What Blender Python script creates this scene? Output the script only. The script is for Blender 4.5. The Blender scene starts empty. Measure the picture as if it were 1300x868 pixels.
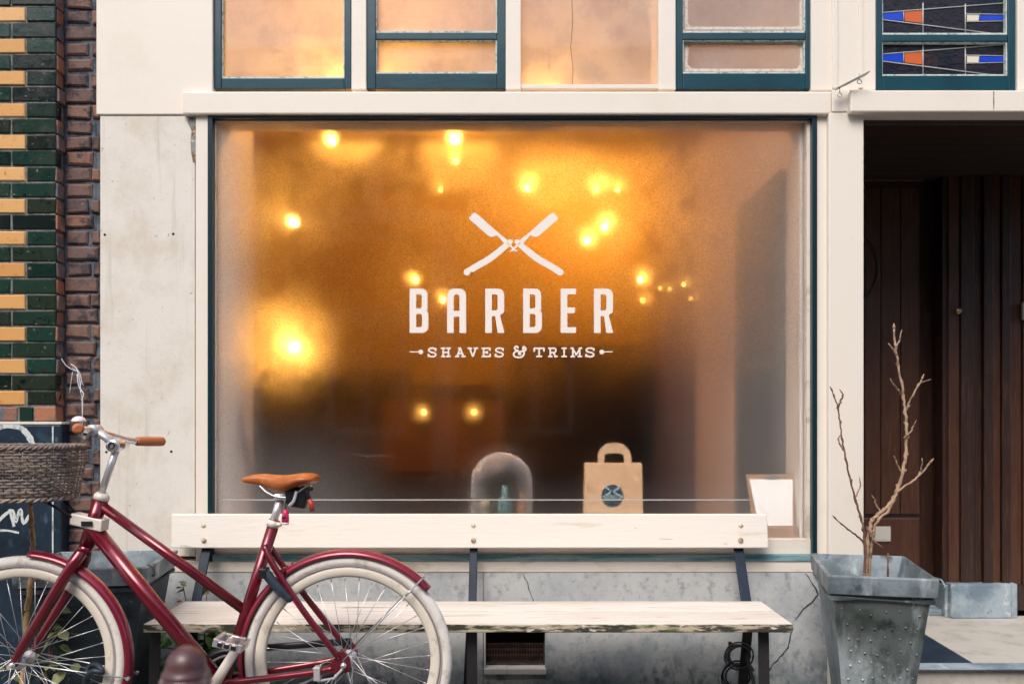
import bpy, bmesh, math, random
from mathutils import Vector, Matrix, Euler
random.seed(7)
R = random.Random(11)
sc = bpy.context.scene
COL = sc.collection
PI = math.pi
K, D, H = 1090.0, 3.75, 1.15          # focal length (px), camera distance to the facade, eye height

def X(px, y=0.0): return (px - 650.0) * (D + y) / K
def Z(py, y=0.0): return H - (py - 535.0) * (D + y) / K
def P(px, py, y=0.0): return Vector((X(px, y), y, Z(py, y)))
def lin(r, g, b):
    f = lambda c: (c/255/12.92) if c/255 <= .04045 else ((c/255+.055)/1.055)**2.4
    return (f(r), f(g), f(b), 1)

# ------------------------------------------------------------------ materials
def newmat(name):
    m = bpy.data.materials.new(name); m.use_nodes = True
    nt = m.node_tree; nt.nodes.clear()
    out = nt.nodes.new('ShaderNodeOutputMaterial')
    return m, nt, out
def N(nt, t, **kw):
    n = nt.nodes.new(t)
    for k, v in kw.items(): setattr(n, k, v)
    return n
def L(nt, a, b): nt.links.new(a, b)
def math_node(nt, op, a, b=None, clamp=False):
    n = N(nt, 'ShaderNodeMath', operation=op); n.use_clamp = clamp
    for i, v in enumerate((a, b)):
        if v is None: continue
        if isinstance(v, (int, float)): n.inputs[i].default_value = v
        else: L(nt, v, n.inputs[i])
    return n.outputs[0]
def maprange(nt, v, a, b, c=0.0, d=1.0, smooth=True):
    n = N(nt, 'ShaderNodeMapRange'); n.clamp = True
    if smooth: n.interpolation_type = 'SMOOTHSTEP'
    L(nt, v, n.inputs[0])
    for i, q in zip((1, 2, 3, 4), (a, b, c, d)): n.inputs[i].default_value = q
    return n.outputs[0]
def noise(nt, vec, scale, detail=4, rough=.6, stretch=None, loc=None):
    if stretch or loc:
        mp = N(nt, 'ShaderNodeMapping'); L(nt, vec, mp.inputs[0])
        if stretch: mp.inputs['Scale'].default_value = stretch
        if loc: mp.inputs['Location'].default_value = loc
        vec = mp.outputs[0]
    n = N(nt, 'ShaderNodeTexNoise'); L(nt, vec, n.inputs['Vector'])
    n.inputs['Scale'].default_value = scale; n.inputs['Detail'].default_value = detail
    n.inputs['Roughness'].default_value = rough
    return n.outputs[0]
def mixcol(nt, fac, a, b):
    n = N(nt, 'ShaderNodeMix', data_type='RGBA')
    if isinstance(fac, (int, float)): n.inputs[0].default_value = fac
    else: L(nt, fac, n.inputs[0])
    for i, v in ((6, a), (7, b)):
        if isinstance(v, (tuple, list)): n.inputs[i].default_value = v
        else: L(nt, v, n.inputs[i])
    return n.outputs[2]
def pmat(name, base, rough=.6, metal=0.0, spec=.5, layers=(), bump=0.0, bscale=80, bstretch=None,
         coat=0.0, roughvar=0.0, attr=None, trans=0.0, world=False):
    """layers: (colour, scale, lo, hi, stretch, (zlo,zhi) or None)"""
    m, nt, out = newmat(name)
    b = N(nt, 'ShaderNodeBsdfPrincipled'); L(nt, b.outputs[0], out.inputs[0])
    if world:
        vec = N(nt, 'ShaderNodeNewGeometry').outputs['Position']
    else:
        vec = N(nt, 'ShaderNodeTexCoord').outputs['Object']
    col = base
    if attr:
        a = N(nt, 'ShaderNodeAttribute', attribute_name='rnd')
        rp = N(nt, 'ShaderNodeValToRGB'); L(nt, a.outputs['Fac'], rp.inputs[0])
        els = rp.color_ramp.elements
        while len(els) < len(attr): els.new(.5)
        for i, c in enumerate(attr):
            els[i].position = i / (len(attr) - 1); els[i].color = c
        col = rp.outputs[0]
    for i, ly in enumerate(layers):
        c, s, lo, hi = ly[:4]
        st = ly[4] if len(ly) > 4 else None
        zr = ly[5] if len(ly) > 5 else None
        f = maprange(nt, noise(nt, vec, s, 6, .65, st, (i*3.1, i*1.7, i*2.3)), lo, hi)
        if zr:
            g = N(nt, 'ShaderNodeNewGeometry'); sp = N(nt, 'ShaderNodeSeparateXYZ'); L(nt, g.outputs['Position'], sp.inputs[0])
            f = math_node(nt, 'MULTIPLY', f, maprange(nt, sp.outputs[2], zr[0], zr[1]))
        col = mixcol(nt, f, col, c)
    if isinstance(col, (tuple, list)): b.inputs['Base Color'].default_value = col
    else: L(nt, col, b.inputs['Base Color'])
    b.inputs['Metallic'].default_value = metal
    b.inputs['Roughness'].default_value = rough
    b.inputs['Specular IOR Level'].default_value = spec
    if coat:
        b.inputs['Coat Weight'].default_value = coat; b.inputs['Coat Roughness'].default_value = .08
    if trans: b.inputs['Transmission Weight'].default_value = trans
    if roughvar:
        L(nt, maprange(nt, noise(nt, vec, 14, 5), .3, .7, max(.02, rough - roughvar), min(1, rough + roughvar)), b.inputs['Roughness'])
    if bump:
        bn = N(nt, 'ShaderNodeBump'); bn.inputs['Strength'].default_value = bump; bn.inputs['Distance'].default_value = .004
        L(nt, noise(nt, vec, bscale, 5, .65, bstretch), bn.inputs['Height']); L(nt, bn.outputs[0], b.inputs['Normal'])
    return m
def emat(name, col, strength):
    m, nt, out = newmat(name)
    e = N(nt, 'ShaderNodeEmission'); e.inputs[0].default_value = col; e.inputs[1].default_value = strength
    L(nt, e.outputs[0], out.inputs[0]); return m

# ------------------------------------------------------------------ mesh builder
class MB:
    def __init__(s): s.bm = bmesh.new(); s.rnd = None
    def attr(s):
        if s.rnd is None: s.rnd = s.bm.faces.layers.float.new('rnd')
        return s.rnd
    def face(s, vs, mi=0, smooth=False):
        try: f = s.bm.faces.new(vs)
        except ValueError: return None
        f.material_index = mi; f.smooth = smooth; return f
    def box(s, x0, x1, y0, y1, z0, z1, mi=0):
        v = [s.bm.verts.new(p) for p in ((x0,y0,z0),(x1,y0,z0),(x1,y1,z0),(x0,y1,z0),(x0,y0,z1),(x1,y0,z1),(x1,y1,z1),(x0,y1,z1))]
        return [s.face([v[i] for i in q], mi) for q in ((0,1,5,4),(1,2,6,5),(2,3,7,6),(3,0,4,7),(4,5,6,7),(3,2,1,0))]
    def hexa(s, pts, mi=0):
        """8 points: bottom ring 4, top ring 4"""
        v = [s.bm.verts.new(p) for p in pts]
        for q in ((0,1,5,4),(1,2,6,5),(2,3,7,6),(3,0,4,7),(4,5,6,7),(3,2,1,0)): s.face([v[i] for i in q], mi)
    def prism(s, poly, y0, y1, mi=0):
        """poly: (x,z) outline extruded along y"""
        a = [s.bm.verts.new((p[0], y0, p[1])) for p in poly]; b = [s.bm.verts.new((p[0], y1, p[1])) for p in poly]
        n = len(poly)
        s.face(a, mi); s.face(b[::-1], mi)
        for i in range(n): s.face([a[i], b[i], b[(i+1) % n], a[(i+1) % n]], mi)
    def tube(s, pts, r, seg=10, mi=0, cap=True, closed=False, flat=None):
        pts = [Vector(p) for p in pts]; n = len(pts)
        rs = r if isinstance(r, (list, tuple)) else [r] * n
        rings = []; up = None
        for i, p in enumerate(pts):
            if closed: t = pts[(i+1) % n] - pts[i-1]
            else: t = pts[min(i+1, n-1)] - pts[max(i-1, 0)]
            t = t.normalized() if t.length > 1e-9 else Vector((0,0,1))
            if up is None:
                up = Vector((0,1,0)) if abs(t.y) < .9 else Vector((0,0,1))
            up = (up - t * up.dot(t))
            up = up.normalized() if up.length > 1e-6 else t.orthogonal().normalized()
            w = t.cross(up)
            fx, fy = (1, 1) if flat is None else flat
            rings.append([s.bm.verts.new(p + (up * math.cos(a) * fx + w * math.sin(a) * fy) * rs[i]) for a in [2*PI*k/seg for k in range(seg)]])
        m = n if closed else n - 1
        for i in range(m):
            A, B = rings[i], rings[(i+1) % n]
            for k in range(seg): s.face([A[k], A[(k+1) % seg], B[(k+1) % seg], B[k]], mi, True)
        if cap and not closed:
            s.face(rings[0][::-1], mi); s.face(rings[-1], mi)
    def lathe(s, prof, c, axis='z', seg=32, mi=0, closed=False, a0=0, a1=2*PI):
        """prof: (r, h) pairs, revolved round an axis through c"""
        full = abs(a1 - a0 - 2*PI) < 1e-6
        n = seg if full else seg + 1
        rings = []
        for k in range(n):
            a = a0 + (a1 - a0) * k / seg
            ring = []
            for r, h in prof:
                if axis == 'z': p = (c[0] + r*math.cos(a), c[1] + r*math.sin(a), c[2] + h)
                else: p = (c[0] + r*math.cos(a), c[1] + h, c[2] + r*math.sin(a))
                ring.append(s.bm.verts.new(p))
            rings.append(ring)
        m = len(prof)
        for k in range(n if full else seg):
            A, B = rings[k], rings[(k+1) % n]
            for j in range(m if closed else m - 1):
                q = [A[j], B[j], B[(j+1) % m], A[(j+1) % m]]
                s.face(q, mi, True)
    def build(s, name, mats, parent=None, bevel=0.0, merge=False, sub=0):
        if merge: bmesh.ops.remove_doubles(s.bm, verts=s.bm.verts, dist=1e-5)
        bmesh.ops.recalc_face_normals(s.bm, faces=s.bm.faces)
        me = bpy.data.meshes.new(name); s.bm.to_mesh(me); s.bm.free()
        for m in (mats if isinstance(mats, (list, tuple)) else [mats]): me.materials.append(m)
        o = bpy.data.objects.new(name, me); COL.objects.link(o)
        if bevel:
            b = o.modifiers.new('bevel', 'BEVEL'); b.width = bevel; b.segments = 2; b.limit_method = 'ANGLE'; b.angle_limit = math.radians(40)
        if sub:
            b = o.modifiers.new('sub', 'SUBSURF'); b.levels = sub; b.render_levels = sub
        if parent: adopt(o, parent)
        return o
def world_loc(o):
    v = Vector(o.location)
    return v
def adopt(o, parent):
    """child keeps its mesh in world coordinates under an unrotated parent"""
    o.parent = parent
    loc = Vector((0,0,0)); p = parent
    while p: loc += Vector(p.location) + Vector(p.matrix_parent_inverse.translation) if p.parent else Vector(p.location); p = p.parent
    o.matrix_parent_inverse = Matrix.Translation(-loc)
def child(o, parent):
    o.parent = parent; return o
def tag(o, label=None, cat=None, group=None, kind=None):
    if label: o['label'] = label
    if cat: o['category'] = cat
    if group: o['group'] = group
    if kind: o['kind'] = kind
    return o
def thing(name, loc, label, cat, group=None):
    o = bpy.data.objects.new(name, None); COL.objects.link(o); o.location = loc; o.empty_display_size = .1
    return tag(o, label, cat, group)
def bez(p0, p1, p2, p3, n=10):
    p0, p1, p2, p3 = map(Vector, (p0, p1, p2, p3))
    return [p0*(1-t)**3 + p1*3*t*(1-t)**2 + p2*3*t*t*(1-t) + p3*t**3 for t in [i/n for i in range(n+1)]]
def smooth_path(pts, n=6):
    pts = [Vector(p) for p in pts]; out = []
    for i in range(len(pts)-1):
        a = pts[max(i-1,0)]; b = pts[i]; c = pts[i+1]; d = pts[min(i+2,len(pts)-1)]
        for k in range(n):
            t = k/n
            out.append(.5*((2*b)+(c-a)*t+(2*a-5*b+4*c-d)*t*t+(3*b-a-3*c+d)*t**3))
    out.append(pts[-1]); return out

def bricks(mb, x0, x1, z0, rows, pitch, yf, rowspec, gap=.009, depth=.05, jit=.0016, chamf=.004):
    """rowspec(i) -> list of (xa, xb, material_index); each brick a chamfered block"""
    rl = mb.attr()
    for i in range(rows):
        za = z0 + i*pitch; zb = za + pitch - gap
        for xa, xb, mi in rowspec(i):
            xa, xb = max(xa, x0), min(xb, x1)
            if xb - xa < .012: continue
            j = lambda: R.uniform(-jit, jit)
            r = R.random(); c = chamf * R.uniform(.6, 1.3); yo = yf + R.uniform(-.0015, .002)
            o = [(xa+j(), za+j()), (xb+j(), za+j()), (xb+j(), zb+j()), (xa+j(), zb+j())]
            q = [(o[0][0]+c, o[0][1]+c), (o[1][0]-c, o[1][1]+c), (o[2][0]-c, o[2][1]-c), (o[3][0]+c, o[3][1]-c)]
            tilt = R.uniform(-.0012, .0012)
            f = [mb.bm.verts.new((p[0], yo + tilt*(k in (0,3)), p[1])) for k, p in enumerate(q)]
            m = [mb.bm.verts.new((p[0], yo + c*.8, p[1])) for p in o]
            b = [mb.bm.verts.new((p[0], yo + depth, p[1])) for p in o]
            fs = [mb.face(f, mi)]
            for k in range(4):
                k2 = (k+1) % 4
                fs.append(mb.face([f[k], m[k], m[k2], f[k2]], mi)); fs.append(mb.face([m[k], b[k], b[k2], m[k2]], mi))
            for g in fs:
                if g: g[rl] = r

def flat_shape(name, outlines, y, mat, parent, depth=.0006):
    """filled 2-D outlines (px, py) with holes, laid on the plane at y"""
    cu = bpy.data.curves.new(name, 'CURVE'); cu.dimensions = '2D'; cu.fill_mode = 'BOTH'
    for ol in outlines:
        sp = cu.splines.new('POLY'); sp.points.add(len(ol)-1); sp.use_cyclic_u = True
        for p, q in zip(sp.points, ol): p.co = (q[0], q[1], 0, 1)
    cu.extrude = depth/2
    t = bpy.data.objects.new('tmp', cu); COL.objects.link(t)
    dg = bpy.context.evaluated_depsgraph_get(); dg.update()
    me = bpy.data.meshes.new_from_object(t.evaluated_get(dg))
    bpy.data.objects.remove(t)
    for v in me.vertices: v.co = (v.co.x, y + v.co.z, v.co.y)
    me.materials.clear(); me.materials.append(mat)
    o = bpy.data.objects.new(name, me); COL.objects.link(o)
    if parent: adopt(o, parent)
    return o
def rpoly(pts, n=5):
    """(x, y, radius) corners -> rounded polygon"""
    out = []; m = len(pts)
    for i, q in enumerate(pts):
        p = Vector(q[:2]); r = q[2] if len(q) > 2 else 0
        if r <= 0: out.append(tuple(p)); continue
        a = Vector(pts[i-1][:2]) - p; b = Vector(pts[(i+1) % m][:2]) - p
        r = min(r, a.length*.49, b.length*.49)
        A = p + a.normalized()*r; B = p + b.normalized()*r
        for k in range(n+1):
            t = k/n; out.append(tuple(A*(1-t)**2 + p*2*t*(1-t) + B*t*t))
    return out
# ------------------------------------------------------------------ palette
CREAM = lin(233, 224, 212)
M = {}
M['cream'] = pmat('cream_paint', lin(234,225,212), .42, layers=((lin(226,217,202), 2.2, .5, .75), (lin(214,200,180), 26, .68, .76, (1,1,.35)), (lin(170,156,134), 9, .73, .82, (3,1,.2))), bump=.12, bscale=40)
M['plaster'] = pmat('painted_plaster', lin(225,219,209), .75, layers=((lin(210,200,184), 4, .42, .7), (lin(198,189,174), 9, .54, .72, (2.4,1,.1)), (lin(170,163,150), 38, .62, .72), (lin(150,146,138), 6, .66, .78, (1,1,.4)), (lin(120,112,100), 110, .72, .76)), bump=.35, bscale=120)
M['peeled'] = pmat('peeled_paint_patch', lin(140,142,138), .85, layers=((lin(120,84,48), 30, .5, .6), (lin(215,208,196), 18, .55, .62)), bump=.5, bscale=60)
M['concrete'] = pmat('concrete_plinth', lin(194,195,193), .85, layers=((lin(166,171,174), 3.0, .40, .70), (lin(200,198,194), 10, .52, .75), (lin(140,148,152), 24, .50, .74), (lin(110,122,128), 4, .36, .68, None, (.26,.0)), (lin(92,104,112), 26, .44, .68, (1,1,.6), (.20,.02)), (lin(120,128,132), 90, .60, .72)), bump=.5, bscale=90)
M['dark_gap'] = pmat('dark_recess', lin(22,22,24), .9)
M['crack'] = pmat('crack_dark', lin(44,50,54), .95)
M['teal'] = pmat('teal_paint', lin(6,62,74), .3, coat=.3, layers=((lin(6,50,64), 6, .45, .7), (lin(96,130,132), 40, .70, .74, (1,1,.3)), (lin(170,182,176), 90, .74, .77)), bump=.15, bscale=50)
M['teal_dark'] = pmat('dark_teal_paint', lin(8,44,54), .32, coat=.2, layers=((lin(70,100,104), 40, .70, .75),))
M['teal_pale'] = pmat('weathered_teal_rail', lin(128,160,164), .45, layers=((lin(70,112,122), 14, .45, .65, (.25,1,2)), (lin(190,196,190), 40, .62, .7, (.3,1,2))))
M['putty'] = pmat('putty_bead', lin(205,214,206), .6, layers=((lin(130,155,152), 45, .5, .62), (lin(60,90,92), 60, .66, .7)), bump=.6, bscale=90)
M['whitewood'] = pmat('white_sill_paint', lin(226,217,204), .55, layers=((lin(188,178,158), 8, .5, .7, (.4,1,1)), (lin(130,120,100), 40, .68, .74, (.3,1,1)), (lin(90,80,66), 55, .72, .76)), bump=.3, bscale=50)
M['mortar'] = pmat('mortar', lin(128,128,124), .95, layers=((lin(88,92,92), 20, .45, .6), (lin(170,168,160), 60, .6, .7)), bump=.8, bscale=120)
M['mortar_dark'] = pmat('dark_mortar', lin(98,106,116), .95, layers=((lin(64,72,82), 18, .45, .6), (lin(140,146,150), 50, .62, .72)), bump=.9, bscale=110)
M['glaze_green'] = pmat('green_glazed_brick', (0,0,0,1), .16, attr=(lin(20,38,34), lin(26,50,42), lin(32,60,50), lin(42,50,38), lin(22,32,30), lin(40,64,52)), layers=((lin(46,42,24), 14, .56, .72), (lin(10,24,20), 30, .55, .7), (lin(176,176,164), 75, .69, .72), (lin(120,122,112), 34, .63, .69, (1,1,1.6))), bump=.28, bscale=26, roughvar=.1)
M['glaze_yellow'] = pmat('yellow_glazed_brick', (0,0,0,1), .28, attr=(lin(220,166,102), lin(208,152,90), lin(226,176,116), lin(214,160,96)), layers=((lin(190,128,64), 20, .55, .75), (lin(120,86,56), 60, .66, .71), (lin(160,112,68), 34, .62, .70)), bump=.2, bscale=40)
M['brick_worn'] = pmat('worn_orange_brick', (0,0,0,1), .7, attr=(lin(140,92,70), lin(176,112,80), lin(112,98,94), lin(160,124,104)), layers=((lin(96,98,106), 14, .48, .6), (lin(196,186,176), 30, .62, .72)), bump=.9, bscale=60)
M['brick_dark'] = pmat('purple_brown_brick', (0,0,0,1), .82, attr=(lin(104,82,76), lin(122,92,82), lin(96,78,76), lin(130,98,84), lin(110,88,82), lin(140,100,80)), layers=((lin(58,48,50), 16, .48, .66), (lin(138,120,110), 34, .60, .74), (lin(44,52,60), 7, .55, .7)), bump=1.0, bscale=70)
M['navy'] = pmat('navy_painted_base', lin(26,44,60), .4, layers=((lin(14,26,38), 5, .45, .65), (lin(70,90,104), 24, .62, .72, (1,1,.4)), (lin(190,196,196), 60, .71, .74, (1,1,.3)), (lin(40,70,84), 9, .55, .7)), bump=.4, bscale=50)
M['chalk'] = pmat('chalky_white_spray', lin(205,210,206), .8, layers=((lin(120,134,142), 22, .5, .68),))
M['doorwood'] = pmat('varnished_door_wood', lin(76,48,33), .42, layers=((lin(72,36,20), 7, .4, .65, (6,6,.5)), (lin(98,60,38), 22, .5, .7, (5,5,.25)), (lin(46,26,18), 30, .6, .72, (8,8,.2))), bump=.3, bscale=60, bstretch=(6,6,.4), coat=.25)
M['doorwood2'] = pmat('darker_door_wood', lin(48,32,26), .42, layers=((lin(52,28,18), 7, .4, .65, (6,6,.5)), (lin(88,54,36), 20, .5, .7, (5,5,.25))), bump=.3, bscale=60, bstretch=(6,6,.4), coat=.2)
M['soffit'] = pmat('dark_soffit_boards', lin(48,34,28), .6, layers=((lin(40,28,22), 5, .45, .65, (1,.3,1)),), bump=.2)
M['bluestone'] = pmat('bluestone', lin(160,174,182), .7, layers=((lin(112,130,142), 4, .4, .62), (lin(200,206,208), 16, .55, .72), (lin(40,56,70), 9, .6, .74)), bump=.4, bscale=70)
M['stonefloor'] = pmat('pale_terrazzo', lin(196,190,180), .65, layers=((lin(170,164,154), 6, .45, .7), (lin(140,134,126), 90, .62, .7)), bump=.2)
M['navytile'] = pmat('navy_floor_tile', lin(40,56,74), .4, layers=((lin(28,40,56), 8, .45, .65),))
M['brass'] = pmat('dull_brass', lin(170,150,110), .35, metal=.9)
M['offwhite_metal'] = pmat('off_white_enamel', lin(206,202,190), .35, coat=.3)
M['asphalt'] = pmat('pavement_clinker', lin(110,104,100), .85, layers=((lin(80,76,74), 5, .4, .65), (lin(140,132,124), 30, .55, .7)), bump=.6, bscale=50)
M['vinyl'] = pmat('cream_vinyl', lin(240,230,220), .5)
M['zincgrey'] = pmat('galvanised_bracket', lin(150,150,150), .4, metal=.8)

# ------------------------------------------------------------------ misted glass
def misted(name, haze, main=True):
    m, nt, out = newmat(name)
    g = N(nt, 'ShaderNodeNewGeometry'); pos = g.outputs['Position']
    sp = N(nt, 'ShaderNodeSeparateXYZ'); L(nt, pos, sp.inputs[0])
    x, z = sp.outputs[0], sp.outputs[2]
    grain = noise(nt, pos, 190, 2, .75)
    grain2 = noise(nt, pos, 150, 3, .8)
    blot = noise(nt, pos, 2.6, 5, .6)
    streak = noise(nt, pos, 9, 4, .7, (3.2, 1, .12))
    mott = noise(nt, pos, 6.5, 6, .72)
    fog = math_node(nt, 'MULTIPLY', maprange(nt, blot, .36, .62, .72, .98), maprange(nt, mott, .36, .54, .62, 1.0))
    fog = math_node(nt, 'SUBTRACT', fog, math_node(nt, 'MULTIPLY', maprange(nt, grain, .50, .66), .30))
    fog = math_node(nt, 'SUBTRACT', fog, math_node(nt, 'MULTIPLY', maprange(nt, streak, .60, .72), .16))
    if main:
        wav = math_node(nt, 'ADD', z, math_node(nt, 'MULTIPLY', noise(nt, pos, 3.5, 3, .5, (1,1,0)), .22))
        topc = maprange(nt, wav, 2.40, 2.52)           # clear band under the head of the frame
        lowc = maprange(nt, math_node(nt, 'ADD', z, math_node(nt, 'MULTIPLY', blot, .22)), 1.66, 1.26)              # thinner mist near the sill
        lowc = math_node(nt, 'MULTIPLY', lowc, maprange(nt, math_node(nt, 'ADD', x, math_node(nt, 'MULTIPLY', mott, .3)), .05, .55, .38, 1.0))
        fog = math_node(nt, 'MULTIPLY', fog, math_node(nt, 'SUBTRACT', 1.0, math_node(nt, 'MULTIPLY', topc, .62)))
        fog = math_node(nt, 'MULTIPLY', fog, math_node(nt, 'SUBTRACT', 1.0, math_node(nt, 'MULTIPLY', lowc, .95)))
        fog = math_node(nt, 'MULTIPLY', fog, maprange(nt, x, .80, 1.05, 1.0, .68))
        hl = maprange(nt, math_node(nt, 'ADD', x, math_node(nt, 'MULTIPLY', blot, .10)), -1.02, -1.27)
        hr = maprange(nt, x, 1.05, 1.29)
        hb = math_node(nt, 'MULTIPLY', maprange(nt, z, 1.25, .80), maprange(nt, x, -.45, -.95))
        h = math_node(nt, 'ADD', math_node(nt, 'MULTIPLY', hl, .30), math_node(nt, 'MULTIPLY', hr, .05))
        h = math_node(nt, 'ADD', h, math_node(nt, 'MULTIPLY', hb, .09))
        h = math_node(nt, 'ADD', h, math_node(nt, 'MULTIPLY', maprange(nt, z, .95, .66), .05))
        h = math_node(nt, 'ADD', h, math_node(nt, 'MULTIPLY', maprange(nt, x, .50, 1.05), .10))
        h = math_node(nt, 'ADD', h, haze)
    else:
        h = math_node(nt, 'ADD', math_node(nt, 'MULTIPLY', maprange(nt, blot, .3, .75), haze*.35), haze*.7)
    h = math_node(nt, 'MULTIPLY', h, maprange(nt, grain2, .3, .7, .7, 1.3, False))
    # droplets scatter over a broad, soft lobe: narrow, middle and wide refraction summed
    spk = maprange(nt, grain, .38, .60, .64, 1.0)
    cr = N(nt, 'ShaderNodeCombineColor')
    for i_ in range(3): L(nt, spk, cr.inputs[i_])
    lobes = []
    for ior, rg in ((1.13, .75), (1.42, .80), (1.80, .80)):
        rf = N(nt, 'ShaderNodeBsdfRefraction'); rf.inputs['IOR'].default_value = ior; rf.inputs['Roughness'].default_value = rg if main else min(1, rg + .15)
        L(nt, cr.outputs[0], rf.inputs['Color']); lobes.append(rf.outputs[0])
        L(nt, maprange(nt, g.outputs['Backfacing'], 0, 1, ior, 1/ior, False), rf.inputs['IOR'])   # a thin film scatters alike from both sides
    ma = N(nt, 'ShaderNodeMixShader'); ma.inputs[0].default_value = .82; L(nt, lobes[0], ma.inputs[1]); L(nt, lobes[1], ma.inputs[2])
    mb_ = N(nt, 'ShaderNodeMixShader'); mb_.inputs[0].default_value = .2; L(nt, ma.outputs[0], mb_.inputs[1]); L(nt, lobes[2], mb_.inputs[2])
    rf = mb_
    tr = N(nt, 'ShaderNodeBsdfTransparent')
    rs = N(nt, 'ShaderNodeBsdfRefraction'); rs.inputs['IOR'].default_value = 1.04; rs.inputs['Roughness'].default_value = .65; L(nt, maprange(nt, g.outputs['Backfacing'], 0, 1, 1.04, 1/1.04, False), rs.inputs['IOR'])
    mc = N(nt, 'ShaderNodeMixShader'); mc.inputs[0].default_value = .62; L(nt, tr.outputs[0], mc.inputs[1]); L(nt, rs.outputs[0], mc.inputs[2])
    fogged = rf.outputs[0]
    if not main:
        tl = N(nt, 'ShaderNodeBsdfTranslucent'); tl.inputs[0].default_value = (1,1,1,1)
        mt = N(nt, 'ShaderNodeMixShader'); mt.inputs[0].default_value = .7; L(nt, fogged, mt.inputs[1]); L(nt, tl.outputs[0], mt.inputs[2]); fogged = mt.outputs[0]
    mx = N(nt, 'ShaderNodeMixShader'); L(nt, fog, mx.inputs[0]); L(nt, mc.outputs[0], mx.inputs[1]); L(nt, fogged, mx.inputs[2])
    df = N(nt, 'ShaderNodeBsdfDiffuse'); df.inputs[0].default_value = (.86,.84,.80,1)
    m2 = N(nt, 'ShaderNodeMixShader'); L(nt, h, m2.inputs[0]); L(nt, mx.outputs[0], m2.inputs[1]); L(nt, df.outputs[0], m2.inputs[2])
    gl = N(nt, 'ShaderNodeBsdfGlossy'); gl.inputs['Roughness'].default_value = .04
    lw = N(nt, 'ShaderNodeFresnel'); L(nt, maprange(nt, g.outputs['Backfacing'], 0, 1, 1.45, 1/1.45, False), lw.inputs[0])
    m3 = N(nt, 'ShaderNodeMixShader'); L(nt, math_node(nt, 'MULTIPLY', lw.outputs[0], 1.25), m3.inputs[0]); L(nt, m2.outputs[0], m3.inputs[1]); L(nt, gl.outputs[0], m3.inputs[2])
    L(nt, m3.outputs[0], out.inputs[0])
    return m
M['mist'] = misted('misted_shop_glass', .003)
M['mist2'] = misted('misted_transom_glass', .30, False)
mm, nt, out = newmat('clear_inner_face'); t_ = N(nt, 'ShaderNodeBsdfTransparent'); L(nt, t_.outputs[0], out.inputs[0]); M['clear'] = mm
def glass_pane(name, x0, x1, z0, z1, y, mat, parent, th=.005):
    mb = MB(); fs = mb.box(x0, x1, y, y+th, z0, z1, 1)
    fs[0].material_index = 0
    return mb.build(name, [mat, M['clear']], parent)

# ------------------------------------------------------------------ the barber's shop
shop = thing('shop_building', (0, .1, 0), 'cream painted shop front with one wide misted window, teal frames and a deep brown doorway', 'building')
def slab(name, px0, px1, py0, py1, yf, yb, mat, parent=shop, bevel=.004, z0=None, z1=None):
    mb = MB(); mb.box(X(px0, yf), X(px1, yf), yf, yb, Z(py1, yf) if z0 is None else z0, Z(py0, yf) if z1 is None else z1)
    return mb.build(name, mat, parent, bevel)
slab('upper_panel', 122, 270, 0, 145.5, -.010, .2, M['cream'], z1=4.3)
slab('head_panel', 270.4, 1560, 0, 0, -.012, .2, M['cream'], z0=3.32, z1=4.3)
for a, b in ((446, 465), (642, 661.5), (836, 858)):
    slab('mullion', a, b, 0, 114, -.006, .2, M['cream'], z1=3.318)
slab('mullion', 1030, 1112, 0, 115, -.010, .2, M['cream'], z1=3.318)
slab('trim_strip', 1057, 1064, 0, 112, -.022, -.0105, M['cream'], z1=3.3, bevel=.003)
slab('trim_strip', 1090, 1096, 0, 112, -.016, -.0105, M['cream'], z1=3.3, bevel=.003)
slab('mullion', 1292, 1560, 0, 115, -.010, .2, M['cream'], z1=3.318)
slab('lintel_beam', 231, 1056, 116, 145, -.034, .2, M['cream'], bevel=.007)
slab('beam_block', 1056.5, 1079, 114, 142, -.038, .2, M['cream'], bevel=.004)
slab('door_beam', 1080, 1600, 114.5, 142, -.075, .22, M['cream'], bevel=.006)
slab('beam_joint', 1261, 1262.4, 116, 139, -.0765, -.074, M['peeled'], bevel=0)
slab('plaster_panel', 127, 247.5, 147, 706, -.004, .2, M['plaster'], bevel=.003)
slab('window_post', 248.2, 265, 146.5, 711.5, -.012, .2, M['cream'], bevel=.004)
slab('window_post', 1036.2, 1051.5, 146.5, 711.5, -.006, .2, M['cream'], bevel=.004)
slab('door_post', 1052, 1097, 142.5, 0, -.034, .3, M['cream'], bevel=.006, z0=.0)
slab('sill_strip', 127, 1051.5, 712, 726, -.014, .2, M['whitewood'], bevel=.003)
# peeled corner, screw holes
mb = MB()
pts = [(240,149),(248,149),(249,172),(248.5,205),(245,206),(243,196),(242,180),(243,165),(238,156)]
mb.prism([(X(a,-.006), Z(b,-.006)) for a, b in pts], -.0062, -.0035); mb.build('peeled_patch', M['peeled'], shop)
for a, b in ((220,297),(133,298),(217.5,573),(135,573.5)):
    mb = MB(); mb.lathe([(0,0),(.0055,0),(.0055,-.001),(0,-.001)], (X(a,-.0045), -.0042, Z(b,-.0045)), 'y', 12); mb.build('screw_hole', M['dark_gap'], shop)
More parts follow.
